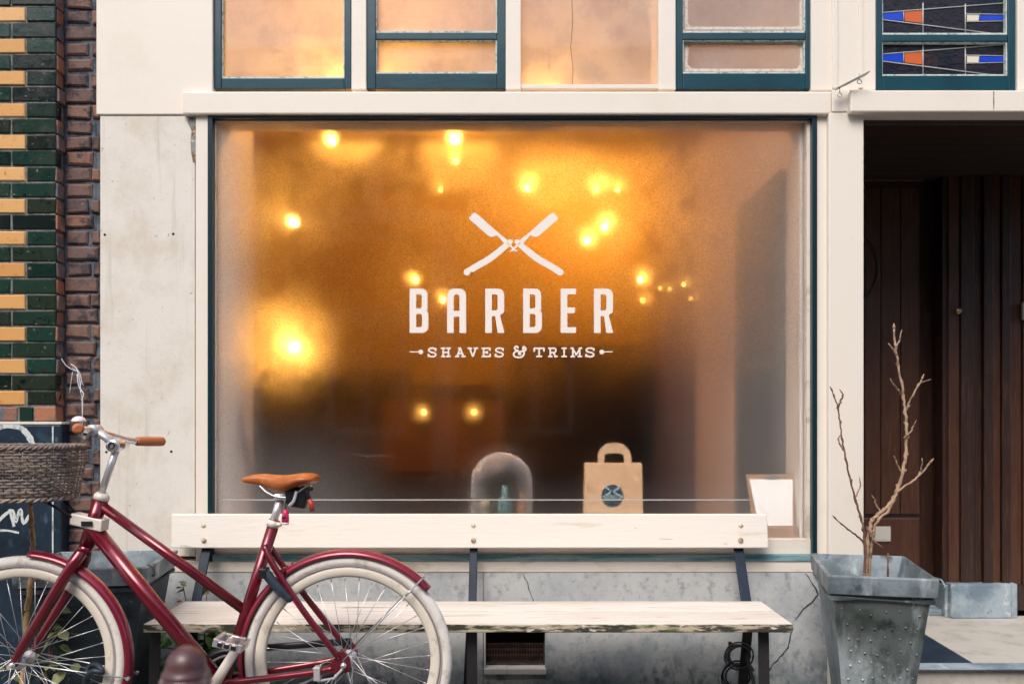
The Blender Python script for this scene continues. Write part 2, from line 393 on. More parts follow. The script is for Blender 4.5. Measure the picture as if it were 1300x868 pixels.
# plinth round the air vent
pz = Z(726.5, -.012); xv0, xv1, zv0, zv1 = X(615,-.012), X(692,-.012), Z(848,-.012), Z(801,-.012)
mb = MB()
def plb(x0, x1, z0, z1, yf): mb.box(x0, x1, yf, .2, z0, z1)
xa, xm, xb = X(127,-.012), X(614.3,-.012), X(1051.5,-.012)
plb(xa, xm - .0035, 0, pz, -.010)
mb.box(xm - .0035, xm, .0, .2, 0, pz)
plb(xm, xb, zv1, pz, -.017); plb(xv1, xb, 0, zv1, -.017); plb(xm, xv1, 0, zv0, -.017)
mb.build('plinth', M['concrete'], shop)
mb = MB(); mb.box(xv0+.001, xv1-.001, .10, .105, zv0, zv1); v_ = mb.build('air_vent', M['dark_gap'], shop)
mb = MB()
rust = pmat('rusty_vent_bars', lin(70,46,32), .8, layers=((lin(40,28,22), 20, .45, .6),), bump=.5)
for i in range(22):
    xx = xv0 + .006 + i*(xv1-xv0-.012)/21; mb.box(xx-.0022, xx+.0022, .030, .036, zv0+.012, zv0+.098)
for zz in (.018, .045, .07, .095): mb.box(xv0+.002, xv1-.002, .0365, .040, zv0+zz-.004, zv0+zz+.004)
mb.build('grille', rust, v_)
mb = MB(); mb.box(xv0-.002, xv1+.004, -.030, .028, zv0-.022, zv0+.003); mb.box(xv0-.001, xv0+.005, -.019, .028, zv0+.0035, zv1-.001)
mb.build('vent_sill', M['plaster'], v_, bevel=.002)
def crackline(pts, w, y):
    mb = MB(); q = []
    for (a, b), (c, d) in zip(pts, pts[1:]):
        for t in (0, .33, .66): q.append((a+(c-a)*t + R.uniform(-1.1,1.1), b+(d-b)*t + R.uniform(-.8,.8)))
    q.append(pts[-1]); up = []; dn = []
    for i, (a, b) in enumerate(q):
        t = Vector(q[min(i+1,len(q)-1)]) - Vector(q[max(i-1,0)]); n = Vector((-t.y, t.x)).normalized() * w * R.uniform(.4,1.2)*(.35 if i in (0,len(q)-1) else 1)
        up.append((a+n.x, b+n.y)); dn.append((a-n.x, b-n.y))
    for i in range(len(q)-1):
        poly = [up[i], up[i+1], dn[i+1], dn[i]]
        mb.face([mb.bm.verts.new((X(a,y), y, Z(b,y))) for a, b in poly])
    return mb.build('crack', M['crack'], shop)
crackline([(1022,727),(1033,742),(1040,754),(1025,768),(1010,786)], 1.0, -.0185)
crackline([(1006,796),(1004,808),(1000,822),(990,834),(979,846),(972,858)], 1.0, -.0185)
crackline([(664,728),(669,740),(676,758),(678,768)], .5, -.0185)

# ---- the big window
win = None
mb = MB()
mb.box(X(265), X(271.4), -.016, .05, Z(712), Z(147)); mb.box(X(1029.8), X(1036), -.016, .05, Z(712), Z(147)); mb.box(X(271.6), X(1029.6), -.016, .05, Z(152), Z(147))
win = mb.build('shop_window', M['teal_dark'], shop, bevel=.002)
mb = MB(); mb.box(X(271.6), X(1029.6), -.019, .05, Z(711.5), Z(703.2)); mb.build('frame_rail', M['teal_pale'], win, bevel=.002)
mb = MB()
mb.box(X(271.6), X(1029.6), .004, .05, Z(703), Z(684)); mb.box(X(1025), X(1029.6), .008, .05, Z(683.8), Z(152.2)); mb.box(X(271.6), X(273.4), .008, .05, Z(683.8), Z(152.2)); mb.box(X(273.6), X(1024.8), .010, .05, Z(153.2), Z(152.2))
mb.build('glazing_bead', M['whitewood'], win, bevel=.0015)
GY = .028
glass_pane('glass', X(272.2, GY), X(1026.5, GY), Z(686, GY), Z(150.5, GY), GY, M['mist'], win)
mb = MB(); mb.box(X(273.5, GY), X(950, GY), GY-.0006, GY-.0002, Z(634.9, GY), Z(633.5, GY)); mb.build('film_edge', pmat('film_edge_line', lin(190,186,180), .5), win)

VY = GY - .0016
def V(pts): return [(X(a, VY), Z(b, VY)) for a, b in pts]
def ZA(pts): return V([(500 + q[0]/3.947, 250 + q[1]/3.947) for q in pts])
def letter(name, outs): flat_shape('lettering', [ZA(rpoly(o)) for o in outs], VY, M['vinyl'], win)
T, Bm, ST = 459, 681, 33
def ltr_B(x):
    w = 94
    return [[(x,T),(x+w-4,T,34),(x+w-4,565,22),(x+w-12,571,6),(x+w,577,22),(x+w,Bm,36),(x,Bm)],
            [(x+ST,T+29),(x+ST+28,T+29,12),(x+ST+28,558,12),(x+ST,558)], [(x+ST,586),(x+ST+29,586,12),(x+ST+29,Bm-29,12),(x+ST,Bm-29)]]
def ltr_R(x):
    w = 95
    return [[(x,T),(x+w,T,36),(x+w,580,26),(x+w-22,590,8),(x+w+1,Bm),(x+w-33,Bm),(x+ST+17,597,6),(x+ST,597),(x+ST,Bm),(x,Bm)],
            [(x+ST,T+29),(x+w-ST,T+29,12),(x+w-ST,568,12),(x+ST,568)]]
def ltr_A(x):
    w = 95
    return [[(x,T,38),(x+w,T,38),(x+w,Bm),(x+w-ST,Bm),(x+w-ST,600),(x+ST,600),(x+ST,Bm),(x,Bm)],
            [(x+ST,T+30,13),(x+w-ST,T+30,13),(x+w-ST,571),(x+ST,571)]]
def ltr_E(x):
    w = 77
    return [[(x,T),(x+w,T),(x+w,T+29),(x+ST,T+29),(x+ST,553),(x+w-6,553),(x+w-6,582),(x+ST,582),(x+ST,Bm-29),(x+w,Bm-29),(x+w,Bm),(x,Bm)]]
for fn, x in ((ltr_B,79),(ltr_A,267),(ltr_R,458),(ltr_B,648),(ltr_E,836),(ltr_R,1003)): letter('', fn(x))
# crossed razors
def ZR(pts, mir=False): return [(580 + ((1252-q[0]) if mir else q[0])/8.683, 260 + q[1]/8.68) for q in pts]
def thick(pts, ws):
    pts = [Vector(p) for p in pts]; up = []; dn = []
    for i, p in enumerate(pts):
        t = (pts[min(i+1,len(pts)-1)] - pts[max(i-1,0)]).normalized(); n = Vector((-t.y, t.x)) * ws[i]
        up.append(tuple(p+n)); dn.append(tuple(p-n))
    return up + dn[::-1]
def circ(c, r, n=20): return [(c[0]+r*math.cos(2*PI*k/n), c[1]+r*math.sin(2*PI*k/n)) for k in range(n)]
hand = smooth_path([(562,432,0),(470,510,0),(352,600,0),(230,670,0),(112,742,0)], 6); hand = [(p.x, p.y) for p in hand]
hw = [30 + 6*min(1, i/8) for i in range(len(hand))]
hpoly = thick(hand, hw); c_ = hand[-1]
RAZ = [
  (rpoly([(190,82,14),(228,104,20),(400,258,30),(470,318,20),(566,396),(528,434),(440,333,10),(385,360,26),(350,343,16),(136,158,14),(136,140,6)]), []),
  (hpoly, [circ((104,744), 11, 10)]),
  (circ(c_, 37), [circ((104,744), 11, 10)]),
  (circ((588,408), 29), []),
  (thick([(583,440),(612,474),(642,503),(668,512)], [12,10,9,6]), []),
]
k_ = 0
for mir in (False, True):
    for op, holes in RAZ:
        k_ += 1
        flat_shape('razor_emblem', [V(ZR(o, mir)) for o in [op] + holes], VY - .00005*k_, M['vinyl'], win, .0003)
# slab-serif small letters
GL = {
 'S': [[(.93,.30),(.93,.06)], [(.9,.2),(.72,.05),(.35,.05),(.12,.16),(.12,.34),(.32,.45),(.68,.54),(.9,.66),(.9,.84),(.68,.96),(.3,.96),(.09,.82)], [(.06,.70),(.06,.97)]],
 'H': [[(.22,.04),(.22,.96)], [(.78,.04),(.78,.96)], [(.22,.5),(.78,.5)], [(.02,.05),(.42,.05)], [(.58,.05),(.98,.05)], [(.02,.95),(.42,.95)], [(.58,.95),(.98,.95)]],
 'A': [[(.5,.04),(.18,.95)], [(.5,.04),(.82,.95)], [(.3,.64),(.7,.64)], [(.3,.05),(.56,.05)], [(0,.95),(.36,.95)], [(.64,.95),(1,.95)]],
 'V': [[(.18,.05),(.5,.95)], [(.82,.05),(.5,.95)], [(0,.05),(.38,.05)], [(.62,.05),(1,.05)]],
 'E': [[(.22,.05),(.22,.95)], [(.02,.05),(.94,.05)], [(.02,.95),(.96,.95)], [(.22,.5),(.62,.5)], [(.93,.05),(.93,.28)], [(.95,.95),(.95,.68)], [(.62,.38),(.62,.62)]],
 'T': [[(.5,.05),(.5,.95)], [(.03,.05),(.97,.05)], [(.05,.05),(.05,.38)], [(.95,.05),(.95,.38)], [(.26,.95),(.74,.95)]],
 'R': [[(.22,.05),(.22,.95)], [(.02,.05),(.66,.05),(.82,.14),(.84,.3),(.8,.42),(.64,.52),(.22,.52)], [(.55,.52),(.82,.95)], [(.02,.95),(.42,.95)], [(.7,.95),(1,.95)]],
 'I': [[(.5,.05),(.5,.95)], [(.02,.05),(.98,.05)], [(.02,.95),(.98,.95)]],
 'M': [[(.18,.05),(.18,.95)], [(.82,.05),(.82,.95)], [(.16,.05),(.5,.78)], [(.84,.05),(.5,.78)], [(0,.05),(.24,.05)], [(.76,.05),(1,.05)], [(0,.95),(.34,.95)], [(.66,.95),(1,.95)]],
 '&': [[(.42,.42),(.3,.38),(.16,.28),(.14,.14),(.26,.05),(.36,.08),(.38,.18)], [(.42,.42),(.26,.46),(.1,.58),(.07,.76),(.2,.92),(.42,.97),(.66,.92),(.82,.74),(.84,.56),(.72,.46),(.55,.5),(.44,.62),(.5,.72),(.6,.66)], [(.84,.5),(.78,.3),(.76,.14),(.84,.08),(.9,.16),(.98,.28),(.94,.38),(.84,.42)]],
}
def small_letter(ch, x0, x1, y0, y1, w=1.05):
    mb = MB(); n = 0
    for st in GL[ch]:
        pts = [(x0+(x1-x0)*a, y0+(y1-y0)*b) for a, b in st]
        if len(pts) > 2: pts = [(p.x, p.y) for p in smooth_path([(a, b, 0) for a, b in pts], 3)]
        n += 1; y = VY - .00006*n
        for i in range(len(pts)-1):
            a, b = Vector(pts[i]), Vector(pts[i+1]); d = (b-a).normalized(); nn = Vector((-d.y, d.x))*w
            a2, b2 = a - d*(.0 if i else .5), b + d*(.25 if i < len(pts)-2 else .5)
            yy = y - .000006*i
            mb.face([mb.bm.verts.new((X(q.x, VY), yy, Z(q.y, VY))) for q in (a2+nn, b2+nn, b2-nn, a2-nn)])
    mb.build('lettering', M['vinyl'], win)
for ch, a, b in (('S',543.3,554),('H',560,572),('A',578,590.7),('V',594,606.5),('E',611.6,622.7),('S',628.4,639.4),('T',677.6,691.3),('R',696,707.5),('I',713,719.3),('M',724.7,738.5),('S',743.3,754.6)):
    small_letter(ch, a, b, 441.4, 452.9)
small_letter('&', 651, 668, 438.8, 454, 1.15)
for s, cx, x0, x1 in ((-1, 534.2, 520.2, 532), (1, 764, 766, 778.2)):
    flat_shape('dart_ornament', [V(circ((cx, 446.6), 3.0))], VY, M['vinyl'], win)
    flat_shape('dart_ornament', [V([(x0,445.9),(x1,445.9),(x1,447.2),(x0,447.2)])], VY-.0007, M['vinyl'], win, .0003)

# ---- the transom lights
ZTOP = 3.316
def transom(px0, px1, pyb, ix0, ix1, iyb, bars, pane_mat, bead=True, frame=True):
    mb = MB(); yf, yb = .006, .06
    if frame:
        mb.box(X(px0,yf)+.0005, X(ix0,yf), yf, yb, Z(pyb,yf)+.0005, ZTOP); mb.box(X(ix1,yf), X(px1,yf)-.0005, yf, yb, Z(pyb,yf)+.0005, ZTOP)
        mb.box(X(ix0,yf)+.0004, X(ix1,yf)-.0004, yf+.001, yb, Z(pyb,yf)+.0005, Z(iyb,yf)); mb.box(X(ix0,yf)+.0004, X(ix1,yf)-.0004, yf+.001, yb, ZTOP-.05, ZTOP)
        for a, b in bars: mb.box(X(ix0,yf)+.0004, X(ix1,yf)-.0004, yf+.003, yb, Z(b,yf), Z(a,yf))
        w = mb.build('transom_window', M['teal'], shop, bevel=.003)
    else:
        mb.box(X(px0,yf)+.0005, X(px1,yf)-.0005, yf-.006, yb, Z(pyb,yf)+.0005, Z(iyb,yf)); w = mb.build('transom_window', M['whitewood'], shop, bevel=.003)
    edges = [iyb] + [q for ab in bars for q in (ab[1], ab[0])]
    zs = [Z(e, yf) for e in edges] + [ZTOP-.05]
    for i in range(0, len(zs), 2):
        z0, z1 = zs[i], zs[i+1]; x0, x1 = X(ix0,yf), X(ix1,yf)
        if bead:
            mb = MB(); t = .0085
            def q(a0, a1, b0, b1):
                mb.box(a0, a1, .014, .034, b0, b1)
            q(x0+.0003, x1-.0003, z0+.0003, z0+t); q(x0+.0003, x1-.0003, z1-.003, z1-.0003); q(x0+.0003, x0+.5*t, z0+t+.0002, z1-.0032); q(x1-.7*t, x1-.0003, z0+t+.0002, z1-.0032)
            for v in mb.bm.verts: v.co += Vector((R.uniform(-.001,.001), 0, R.uniform(-.001,.001)))
            mb.build('putty_bead', M['putty'], w)
        if pane_mat: glass_pane('pane', x0+.0002, x1-.0002, z0+.0002, z1-.0002, .036, pane_mat, w)
    return w
transom(270, 446, 113, 281, 437, 99, [], M['mist2'])
transom(465, 642, 113, 477, 631, 93, [(41,50)], M['mist2'])
w3 = transom(661.5, 836, 113.5, 661.5, 836, 108, [], M['mist2'], bead=False, frame=False)
crk = [(726,0),(727,30),(724.5,60),(727.5,88),(726.5,107)]
mb = MB()
for (a,b),(c,d) in zip(crk, crk[1:]):
    mb.face([mb.bm.verts.new((X(p,.035), .0352, Z(q,.035))) for p, q in ((a-.28,b),(c-.28,d),(c+.28,d),(a+.28,b))])
mb.build('crack', M['crack'], w3)
w4 = transom(858, 1030, 113, 867, 1023, 93, [(41,50)], M['mist2'])
# a whitish frost edge on the two panes of the fourth light
frost = pmat('dried_lime_edge', lin(214,202,190), .8, layers=((lin(180,160,148), 60, .5, .62),))
for (a0, b0, a1, b1) in ((869,-60,1020,38),(869,53,1020,91)):
    flat_shape('lime_edge', [[(X(p,.0345), Z(q,.0345)) for p, q in o] for o in (rpoly([(a0,b0),(a1,b0),(a1,b1),(a0,b1)]), [(p+R.uniform(-.7,.7), q+R.uniform(-.6,.6)) for p, q in rpoly([(a0+4.5,b0+4.5,7),(a1-4.5,b0+4.5,7),(a1-4.5,b1-4,7),(a0+4.5,b1-4,7)], 6)])], .0348, frost, w4, .0004)
# the leaded light over the door
w5 = transom(1112, 1292, 115, 1120.5, 1280, 96, [(43.5,52.5)], None)
lead = pmat('lead_came', lin(190,192,190), .45)
gdark = pmat('dark_leaded_glass', lin(34,28,34), .12, layers=((lin(20,22,32), 5, .45, .6), (lin(58,38,34), 11, .55, .7)), bump=.6, bscale=40)
gblue = pmat('blue_leaded_glass', lin(24,66,200), .15); gor = pmat('orange_leaded_glass', lin(206,100,48), .2); gcr = pmat('cream_leaded_glass', lin(226,216,196), .25)
def L5(q, dy): return (1000+q[0]/4.333, q[1]/4.333+dy)
for dy, zt in ((0, None), (-52.6, None), (-105.2, None)):
    yy = .036
    mb = MB(); a = P(*L5((520,225),dy), yy); b = P(*L5((1213,413),dy), yy)
    zt = min(a.z, ZTOP-.05)
    mb.box(a.x, b.x, yy, yy+.004, b.z, zt); mb.build('dark_pane', gdark, w5)
    if dy < -100: continue
    for nm, mt, pl in (('blue_pane', gblue, [(520,303),(632,293),(632,346),(520,334)]), ('orange_pane', gor, [(643,291),(738,283),(738,357),(643,346)]), ('cream_pane', gcr, [(985,309),(1048,309),(1048,345),(985,345)]), ('blue_pane', gblue, [(1056,314),(1205,314),(1205,342),(1056,342)])):
        mb = MB(); mb.prism([(X(c[0],yy), Z(c[1],yy)) for c in (L5(q,dy) for q in pl)], yy-.002, yy-.0002); mb.build(nm, mt, w5)
    mb = MB()
    for (p, q), w in ((((520,299),(1200,246)),.0022), (((520,338),(1130,414)),.0022), (((638,293),(638,346)),.0018), (((744,246),(744,411)),.0026), (((977,252),(977,412)),.0026), (((980,305),(1212,309)),.0018), (((980,349),(1212,345)),.0018), (((1052,309),(1052,345)),.0012)):
        mb.tube([P(*L5(p,dy), yy-.003), P(*L5(q,dy), yy-.003)], w, 6)
    mb.build('lead_came', lead, w5)

# ---- hooked bracket over the post: its own thing
br = thing('hook_bracket', P(1060,118,-.08), 'small grey metal bracket with two screw eyes, fixed slantwise beside the doorway beam', 'bracket')
a, b = P(1060,115,-.07), P(1102,93,-.10)
mb = MB(); d = (b-a).normalized(); nrm = Vector((0,1,0)).cross(d).normalized()
mb.hexa([a+Vector((0,-.03,0))-nrm*.002, b+Vector((0,-.02,0))-nrm*.002, b+Vector((0,.02,0))-nrm*.002, a+Vector((0,.0,0))-nrm*.002,
         a+Vector((0,-.03,0))+nrm*.002, b+Vector((0,-.02,0))+nrm*.002, b+Vector((0,.02,0))+nrm*.002, a+Vector((0,.0,0))+nrm*.002])
mb.build('plate', M['zincgrey'], br)
for px, py in ((1066,121),(1091,104)):
    c = P(px, py, -.09); mb = MB()
    mb.tube([c+Vector((.009*math.cos(t), 0, .009*math.sin(t))) for t in [2*PI*k/16 for k in range(16)]], .0016, 6, closed=True)
    mb.tube([c+Vector((0,0,.009)), c+Vector((0,0,.034))], .0016, 6); mb.build('screw_eye', M['zincgrey'], br)

# ---- the doorway
zf = .083
mb = MB(); mb.box(X(1097,0)+.001, 4.2, -.03, 1.2, -.05, zf); mb.build('door_step', M['stonefloor'], shop, bevel=.006)
mb = MB(); mb.box(X(1097,0)+.001, 4.2, -.06, .03, zf+.001, zf+.006); mb.build('threshold_edge', M['bluestone'], shop)
mb = MB(); q = [P(1118,803,0), P(1168,803,0), P(1234,844,0), P(1118,844,0)]
def floorpt(px, py): Zd = K*(H-zf)/(py-535); return Vector(((px-650)*Zd/K, Zd-D, zf+.0012))
mb.face([mb.bm.verts.new(floorpt(*p)) for p in ((1110,795),(1158,795),(1236,842),(1080,842))]); mb.build('navy_tile', M['navytile'], shop)
YD = 1.06
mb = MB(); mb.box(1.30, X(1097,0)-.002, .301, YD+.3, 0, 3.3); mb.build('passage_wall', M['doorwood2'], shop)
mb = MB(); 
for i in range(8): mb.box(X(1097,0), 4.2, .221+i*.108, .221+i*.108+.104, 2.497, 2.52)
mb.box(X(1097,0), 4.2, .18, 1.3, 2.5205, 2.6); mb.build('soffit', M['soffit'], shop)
mb = MB(); mb.box(X(1097,0)+.002, 4.2, .03, .18, 2.455, 2.4965); mb.box(X(1082,-.07), 4.2, -.072, .0295, 2.485, 2.4955); mb.build('head_trim_and_shade', M['doorwood2'], shop, bevel=.003)  # front strip paints the shade under the door beam as dark wood
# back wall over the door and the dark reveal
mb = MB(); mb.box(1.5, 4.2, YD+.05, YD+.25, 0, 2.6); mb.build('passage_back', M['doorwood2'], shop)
def yd(px, py, y=YD): return X(px, y), Z(py, y)
zd0 = Z(770, YD)
door = None
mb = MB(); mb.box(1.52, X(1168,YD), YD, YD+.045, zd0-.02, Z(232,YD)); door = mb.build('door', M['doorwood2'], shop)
for a, b in ((1098,1117.5),(1118.5,1142.5),(1143.5,1167)):
    mb = MB(); mb.box(max(X(a,YD-.012),1.53), X(b,YD-.012), YD-.014, YD-.0005, Z(652,YD-.012), Z(238,YD-.012)); mb.build('door_board', M['doorwood'], door, bevel=.004)
mb = MB(); mb.box(1.53, X(1167,YD-.012), YD-.018, YD-.0005, Z(766,YD-.012), Z(657,YD-.012)); mb.build('lower_panel', M['doorwood'], door, bevel=.006)
mb = MB(); mb.box(X(1109,YD-.03), X(1131,YD-.03), YD-.030, YD-.019, Z(687,YD-.03), Z(668,YD-.03)); ms = mb.build('letter_plate', M['offwhite_metal'], door, bevel=.003)
mb = MB(); mb.box(X(1111.5,YD-.032), X(1128.5,YD-.032), YD-.0325, YD-.0302, Z(684.5,YD-.03), Z(671,YD-.03)); mb.build('flap', M['offwhite_metal'], ms, bevel=.001)
mb = MB(); cc = (X(1062,YD), YD, Z(342,YD))
mb.lathe([(.215,-.001),(.215,-.016),(.225,-.019),(.235,-.016),(.235,-.001)], cc, 'y', 40); mb.build('round_moulding', M['doorwood2'], door)
mb = MB(); mb.box(1.52, X(1170,YD), YD-.03, YD+.045, Z(231.5,YD), Z(226,YD)); mb.build('door_head', M['doorwood'], door, bevel=.003)
# side bay of boards standing forward on a stone block
YB = .94
bay = None
mb = MB(); mb.box(X(1200,YB), 4.2, YB+.03, YB+.11, .0, 2.497); bay = mb.build('board_bay', M['doorwood2'], shop)
edges = [1206,1221,1240,1249,1262,1272,1284,1300,1312,1330,1352,1380,1420,1460,1500]
for i in range(len(edges)-1):
    yo = YB + (.012 if i % 3 == 1 else (.0 if i % 2 else .02)); mb = MB()
    mb.box(X(edges[i],YB)+.002, X(edges[i+1],YB)-.002, yo, YB+.0295, Z(742,YB), 2.495)
    mb.build('board', M['doorwood'] if R.random() < .6 else M['doorwood2'], bay, bevel=.004)
mb = MB(); mb.lathe([(0,-.012),(.014,-.010),(.018,-.003),(.018,0),(0,0)], (X(1219,YB-.02), YB-.001, Z(394,YB-.02)), 'y', 20); mb.build('lock_rosette', M['brass'], bay)
mb = MB(); mb.box(X(1207,YB-.03), X(1284,YB-.03), YB-.035, YB+.11, zf+.001, Z(741,YB-.03)); mb.build('base_block', M['bluestone'], bay, bevel=.006)
mb = MB(); mb.box(X(1199,YB), X(1207,YB-.03)-.002, YB-.005, YB+.12, zf+.001, Z(742,YB)); mb.build('base_block', M['bluestone'], bay, bevel=.004)
mb = MB(); mb.box(X(1284.5,YB-.03), X(1292,YB-.03), YB-.028, YB+.11, zf+.001, Z(741,YB-.03)); mb.build('base_block', M['bluestone'], bay, bevel=.004)
mb = MB(); mb.box(1.52, 4.2, YD-.09, YD+.05, zf+.0005, zf+.035); mb.build('door_sill', M['bluestone'], shop, bevel=.004)
mb = MB(); mb.box(X(1296.5,YB), X(1306,YB), YB-.02, YB-.0005, Z(406,YB), Z(384,YB))
o = mb.build('bell_plate', M['offwhite_metal'], shop, bevel=.002)

# ------------------------------------------------------------------ neighbour with glazed bricks
nb = thing('brick_house', (-2.2, .1, 0), 'house corner of green and yellow glazed bricks beside a strip of dark brown brick', 'building')
PIT, ZB = .0689, 1.1495
xe = X(70, -.05)
def spec_tile(i):
    out = []
    if i == 0:
        ed = [(xe-.090, xe, 2), (xe-.155, xe-.099, 1), (xe-.36, xe-.164, 2), (xe-.5, xe-.37, 1)]
        return ed
    if i % 2 == 1:
        x = xe; out.append((x-.122, x, 1)); x -= .131
        k = 0
        while x > -4.3:
            out.append((x-.185, x, 0 if k % 2 == 0 else 1)); x -= .194; k += 1
    else:
        x = xe; 
        while x > -4.3: out.append((x-.186, x, 1)); x -= .195
    return out
mb = MB(); mb.attr(); bricks(mb, -4.3, xe, ZB+.003, 46, PIT, -.050, spec_tile)
tile = mb.build('glazed_brick_wall', [M['glaze_yellow'], M['glaze_green'], M['brick_worn']], nb)
mb = MB(); mb.box(-4.3, xe-.003, -.0435, .30, ZB-.002, 4.3); mb.build('mortar_bed', M['mortar'], tile)
# the broken return of the corner
mb = MB(); mb.attr()
for i in range(46):
    z0 = ZB + i*PIT; rl = mb.attr()
    fs = mb.box(xe-.02, xe + R.uniform(.000,.010), -.050 + R.uniform(.004,.014), .02, z0+.004, z0+PIT-.006, 0)
    r = R.random()
    for f in fs: f[rl] = r
for v in mb.bm.verts: v.co += Vector((R.uniform(-.003,.003), R.uniform(-.003,.003), R.uniform(-.003,.003)))
mb.build('corner_return', M['brick_worn'], tile, bevel=.004)
xd0, xd1 = X(70,.015), X(126.5,.015)
def spec_dark(i):
    a = X(84,.015) + R.uniform(-.006,.004)
    if i % 2 == 0: return [(a, X(114,.015)+R.uniform(-.01,.006), 0), (X(117,.015)+R.uniform(-.006,.006), xd1, 0)]
    return [(a, X(121,.015)+R.uniform(-.02,.01), 0), (X(124.5,.015), xd1, 0)]
mb = MB(); mb.attr(); bricks(mb, xd0, xd1, .0, 62, PIT, .012, spec_dark, gap=.0135, jit=.004, chamf=.008, depth=.03)
dk = mb.build('dark_brick_wall', M['brick_dark'], nb)
mb = MB(); mb.box(X(60,.02), X(121,.02), .024, .3, 0, 4.3); mb.box(X(121,.02)+.0005, xd1, .026, .2, 0, 4.3); mb.build('mortar_bed', M['mortar_dark'], dk)
mb = MB(); mb.box(-4.3, X(78,-.05), -.052, .02, 0, ZB-.012); base = mb.build('navy_base', M['navy'], nb, bevel=.006)
mb = MB(); mb.box(-4.3, X(79,-.05), -.055, .02, ZB-.0115, ZB-.0005); mb.build('base_ledge', M['plaster'], base, bevel=.002)
mb = MB(); mb.box(X(66,-.054), X(68,-.054), -.0545, -.0525, .3, ZB-.02); mb.build('base_trim', M['chalk'], base)
def spray(pts, w):
    y = -.0535; pp = [(p.x, p.y) for p in smooth_path([(a,b,0) for a,b in pts], 6)]
    flat_shape('spray_stroke', [[(X(a,y), Z(b,y)) for a, b in thick(pp, [w*R.uniform(.75,1.1) for _ in pp])]], y - .0004*R.random(), M['chalk'], base, .0003)
spray([(-10,547),(8,540),(26,543),(38,556),(42,570)], 4.2)
spray([(-6,668),(4,655),(16,648),(20,662),(26,646),(30,664),(40,648)], 2.0); spray([(-8,674),(8,673),(24,676)], 1.5); spray([(12,646),(18,668)], 1.8)
# ------------------------------------------------------------------ ground
mb = MB(); mb.box(-60, 60, -60, -.0005, -.2, 0.0); tag(mb.build('pavement', M['asphalt']), kind='structure')
mb = MB(); mb.box(-60, 60, 0, 60, -.21, -.01); tag(mb.build('ground', M['asphalt']), kind='structure')
# ------------------------------------------------------------------ the room behind the glass
M['amber'] = pmat('ochre_plaster', lin(230,190,74), .8, layers=((lin(196,146,50), 1.6, .45, .7),), world=True)
M['roomceil'] = pmat('room_ceiling', lin(224,188,140), .85, layers=((lin(190,146,104), 1.2, .42, .6),), world=True)
M['beige'] = pmat('beige_plaster', lin(222,204,192), .8)
M['whitejamb'] = pmat('white_inner_reveal', lin(214,206,194), .7)
M['darkwood'] = pmat('dark_wainscot', lin(42,32,27), .6, layers=((lin(26,22,20), 3, .45, .6),))
M['brownwall'] = pmat('brown_panelling', lin(112,70,46), .7, layers=((lin(84,52,36), 2, .45, .65),))
M['roomfloor'] = pmat('dark_floor_boards', lin(48,36,28), .5)
M['greydoor'] = pmat('grey_green_inner_door', lin(70,70,62), .6)
XL, XR, YB2, ZC = -2.3, 1.29, 4.4, 3.30
def rbox(name, m, *a, parent=shop):
    mb = MB(); mb.box(*a); return mb.build(name, m, parent)
rbox('room_floor', M['roomfloor'], XL-.1, XR+.1, .2, YB2+.1, -.05, .02)
rbox('room_ceiling', M['roomceil'], XL-.1, XR+.1, .2, YB2+.1, ZC, ZC+.1)
rbox('back_wall', M['amber'], XL-.1, XR+.1, YB2, YB2+.1, 1.50, ZC)
rbox('wainscot', M['darkwood'], XL-.1, XR+.1, YB2-.06, YB2+.1, .02, 1.50)
rbox('ceiling_beam', M['roomceil'], XL, XR, 2.0, 2.2, 3.06, ZC)
rbox('room_wall', M['beige'], XL-.1, XL, .2, YB2, 1.45, ZC)
rbox('wainscot', M['darkwood'], XL-.1, XL+.02, .2, YB2, .02, 1.45)
rbox('room_wall', M['beige'], XR, XR+.02, .20, 2.3, .02, ZC)
rbox('room_wall', M['brownwall'], XR, XR+.02, 2.3, YB2, .02, ZC)
mb = MB(); mb.box(-1.36, -1.292, .05, .55, .55, 2.62); mb.build('window_reveal', M['whitejamb'], shop, bevel=.004)
mb = MB(); mb.box(1.272, 1.289, .05, .20, .55, 2.62); mb.build('window_reveal', M['whitejamb'], shop, bevel=.004)
rbox('reveal_wall', M['beige'], XL, -1.362, .201, .30, .02, ZC)
# inner grey door seen at a slant on the right-hand wall
idoor = rbox('inner_door', M['greydoor'], XR-.035, XR-.001, .30, 1.10, .02, 2.33)
for a, b in ((.70,1.40),(1.5,2.2)):
    rbox('door_panel', M['darkwood'], XR-.040, XR-.0355, .42, .98, a, b, parent=idoor)
mb = MB(); mb.box(-1.29, 1.27, .05, .62, .56, .60); mb.build('display_shelf', M['darkwood'], shop, bevel=.004)
mb = MB(); mb.box(-1.29, 1.27, .58, .62, .02, .559); mb.build('display_front', M['darkwood'], shop)
ct = thing('counter', (-.2, 3.9, .02), 'dark wooden counter standing along the back of the dim barber room', 'counter')
rbox('cabinet', M['darkwood'], -1.4, .9, 3.7, 4.3, .02, .98, parent=ct); rbox('worktop', M['darkwood'], -1.44, .94, 3.66, 4.32, .981, 1.02, parent=ct)
for i in range(4): rbox('cupboard_door', M['darkwood'], -1.36+i*.57, -1.36+i*.57+.53, 3.685, 3.699, .1, .92, parent=ct)

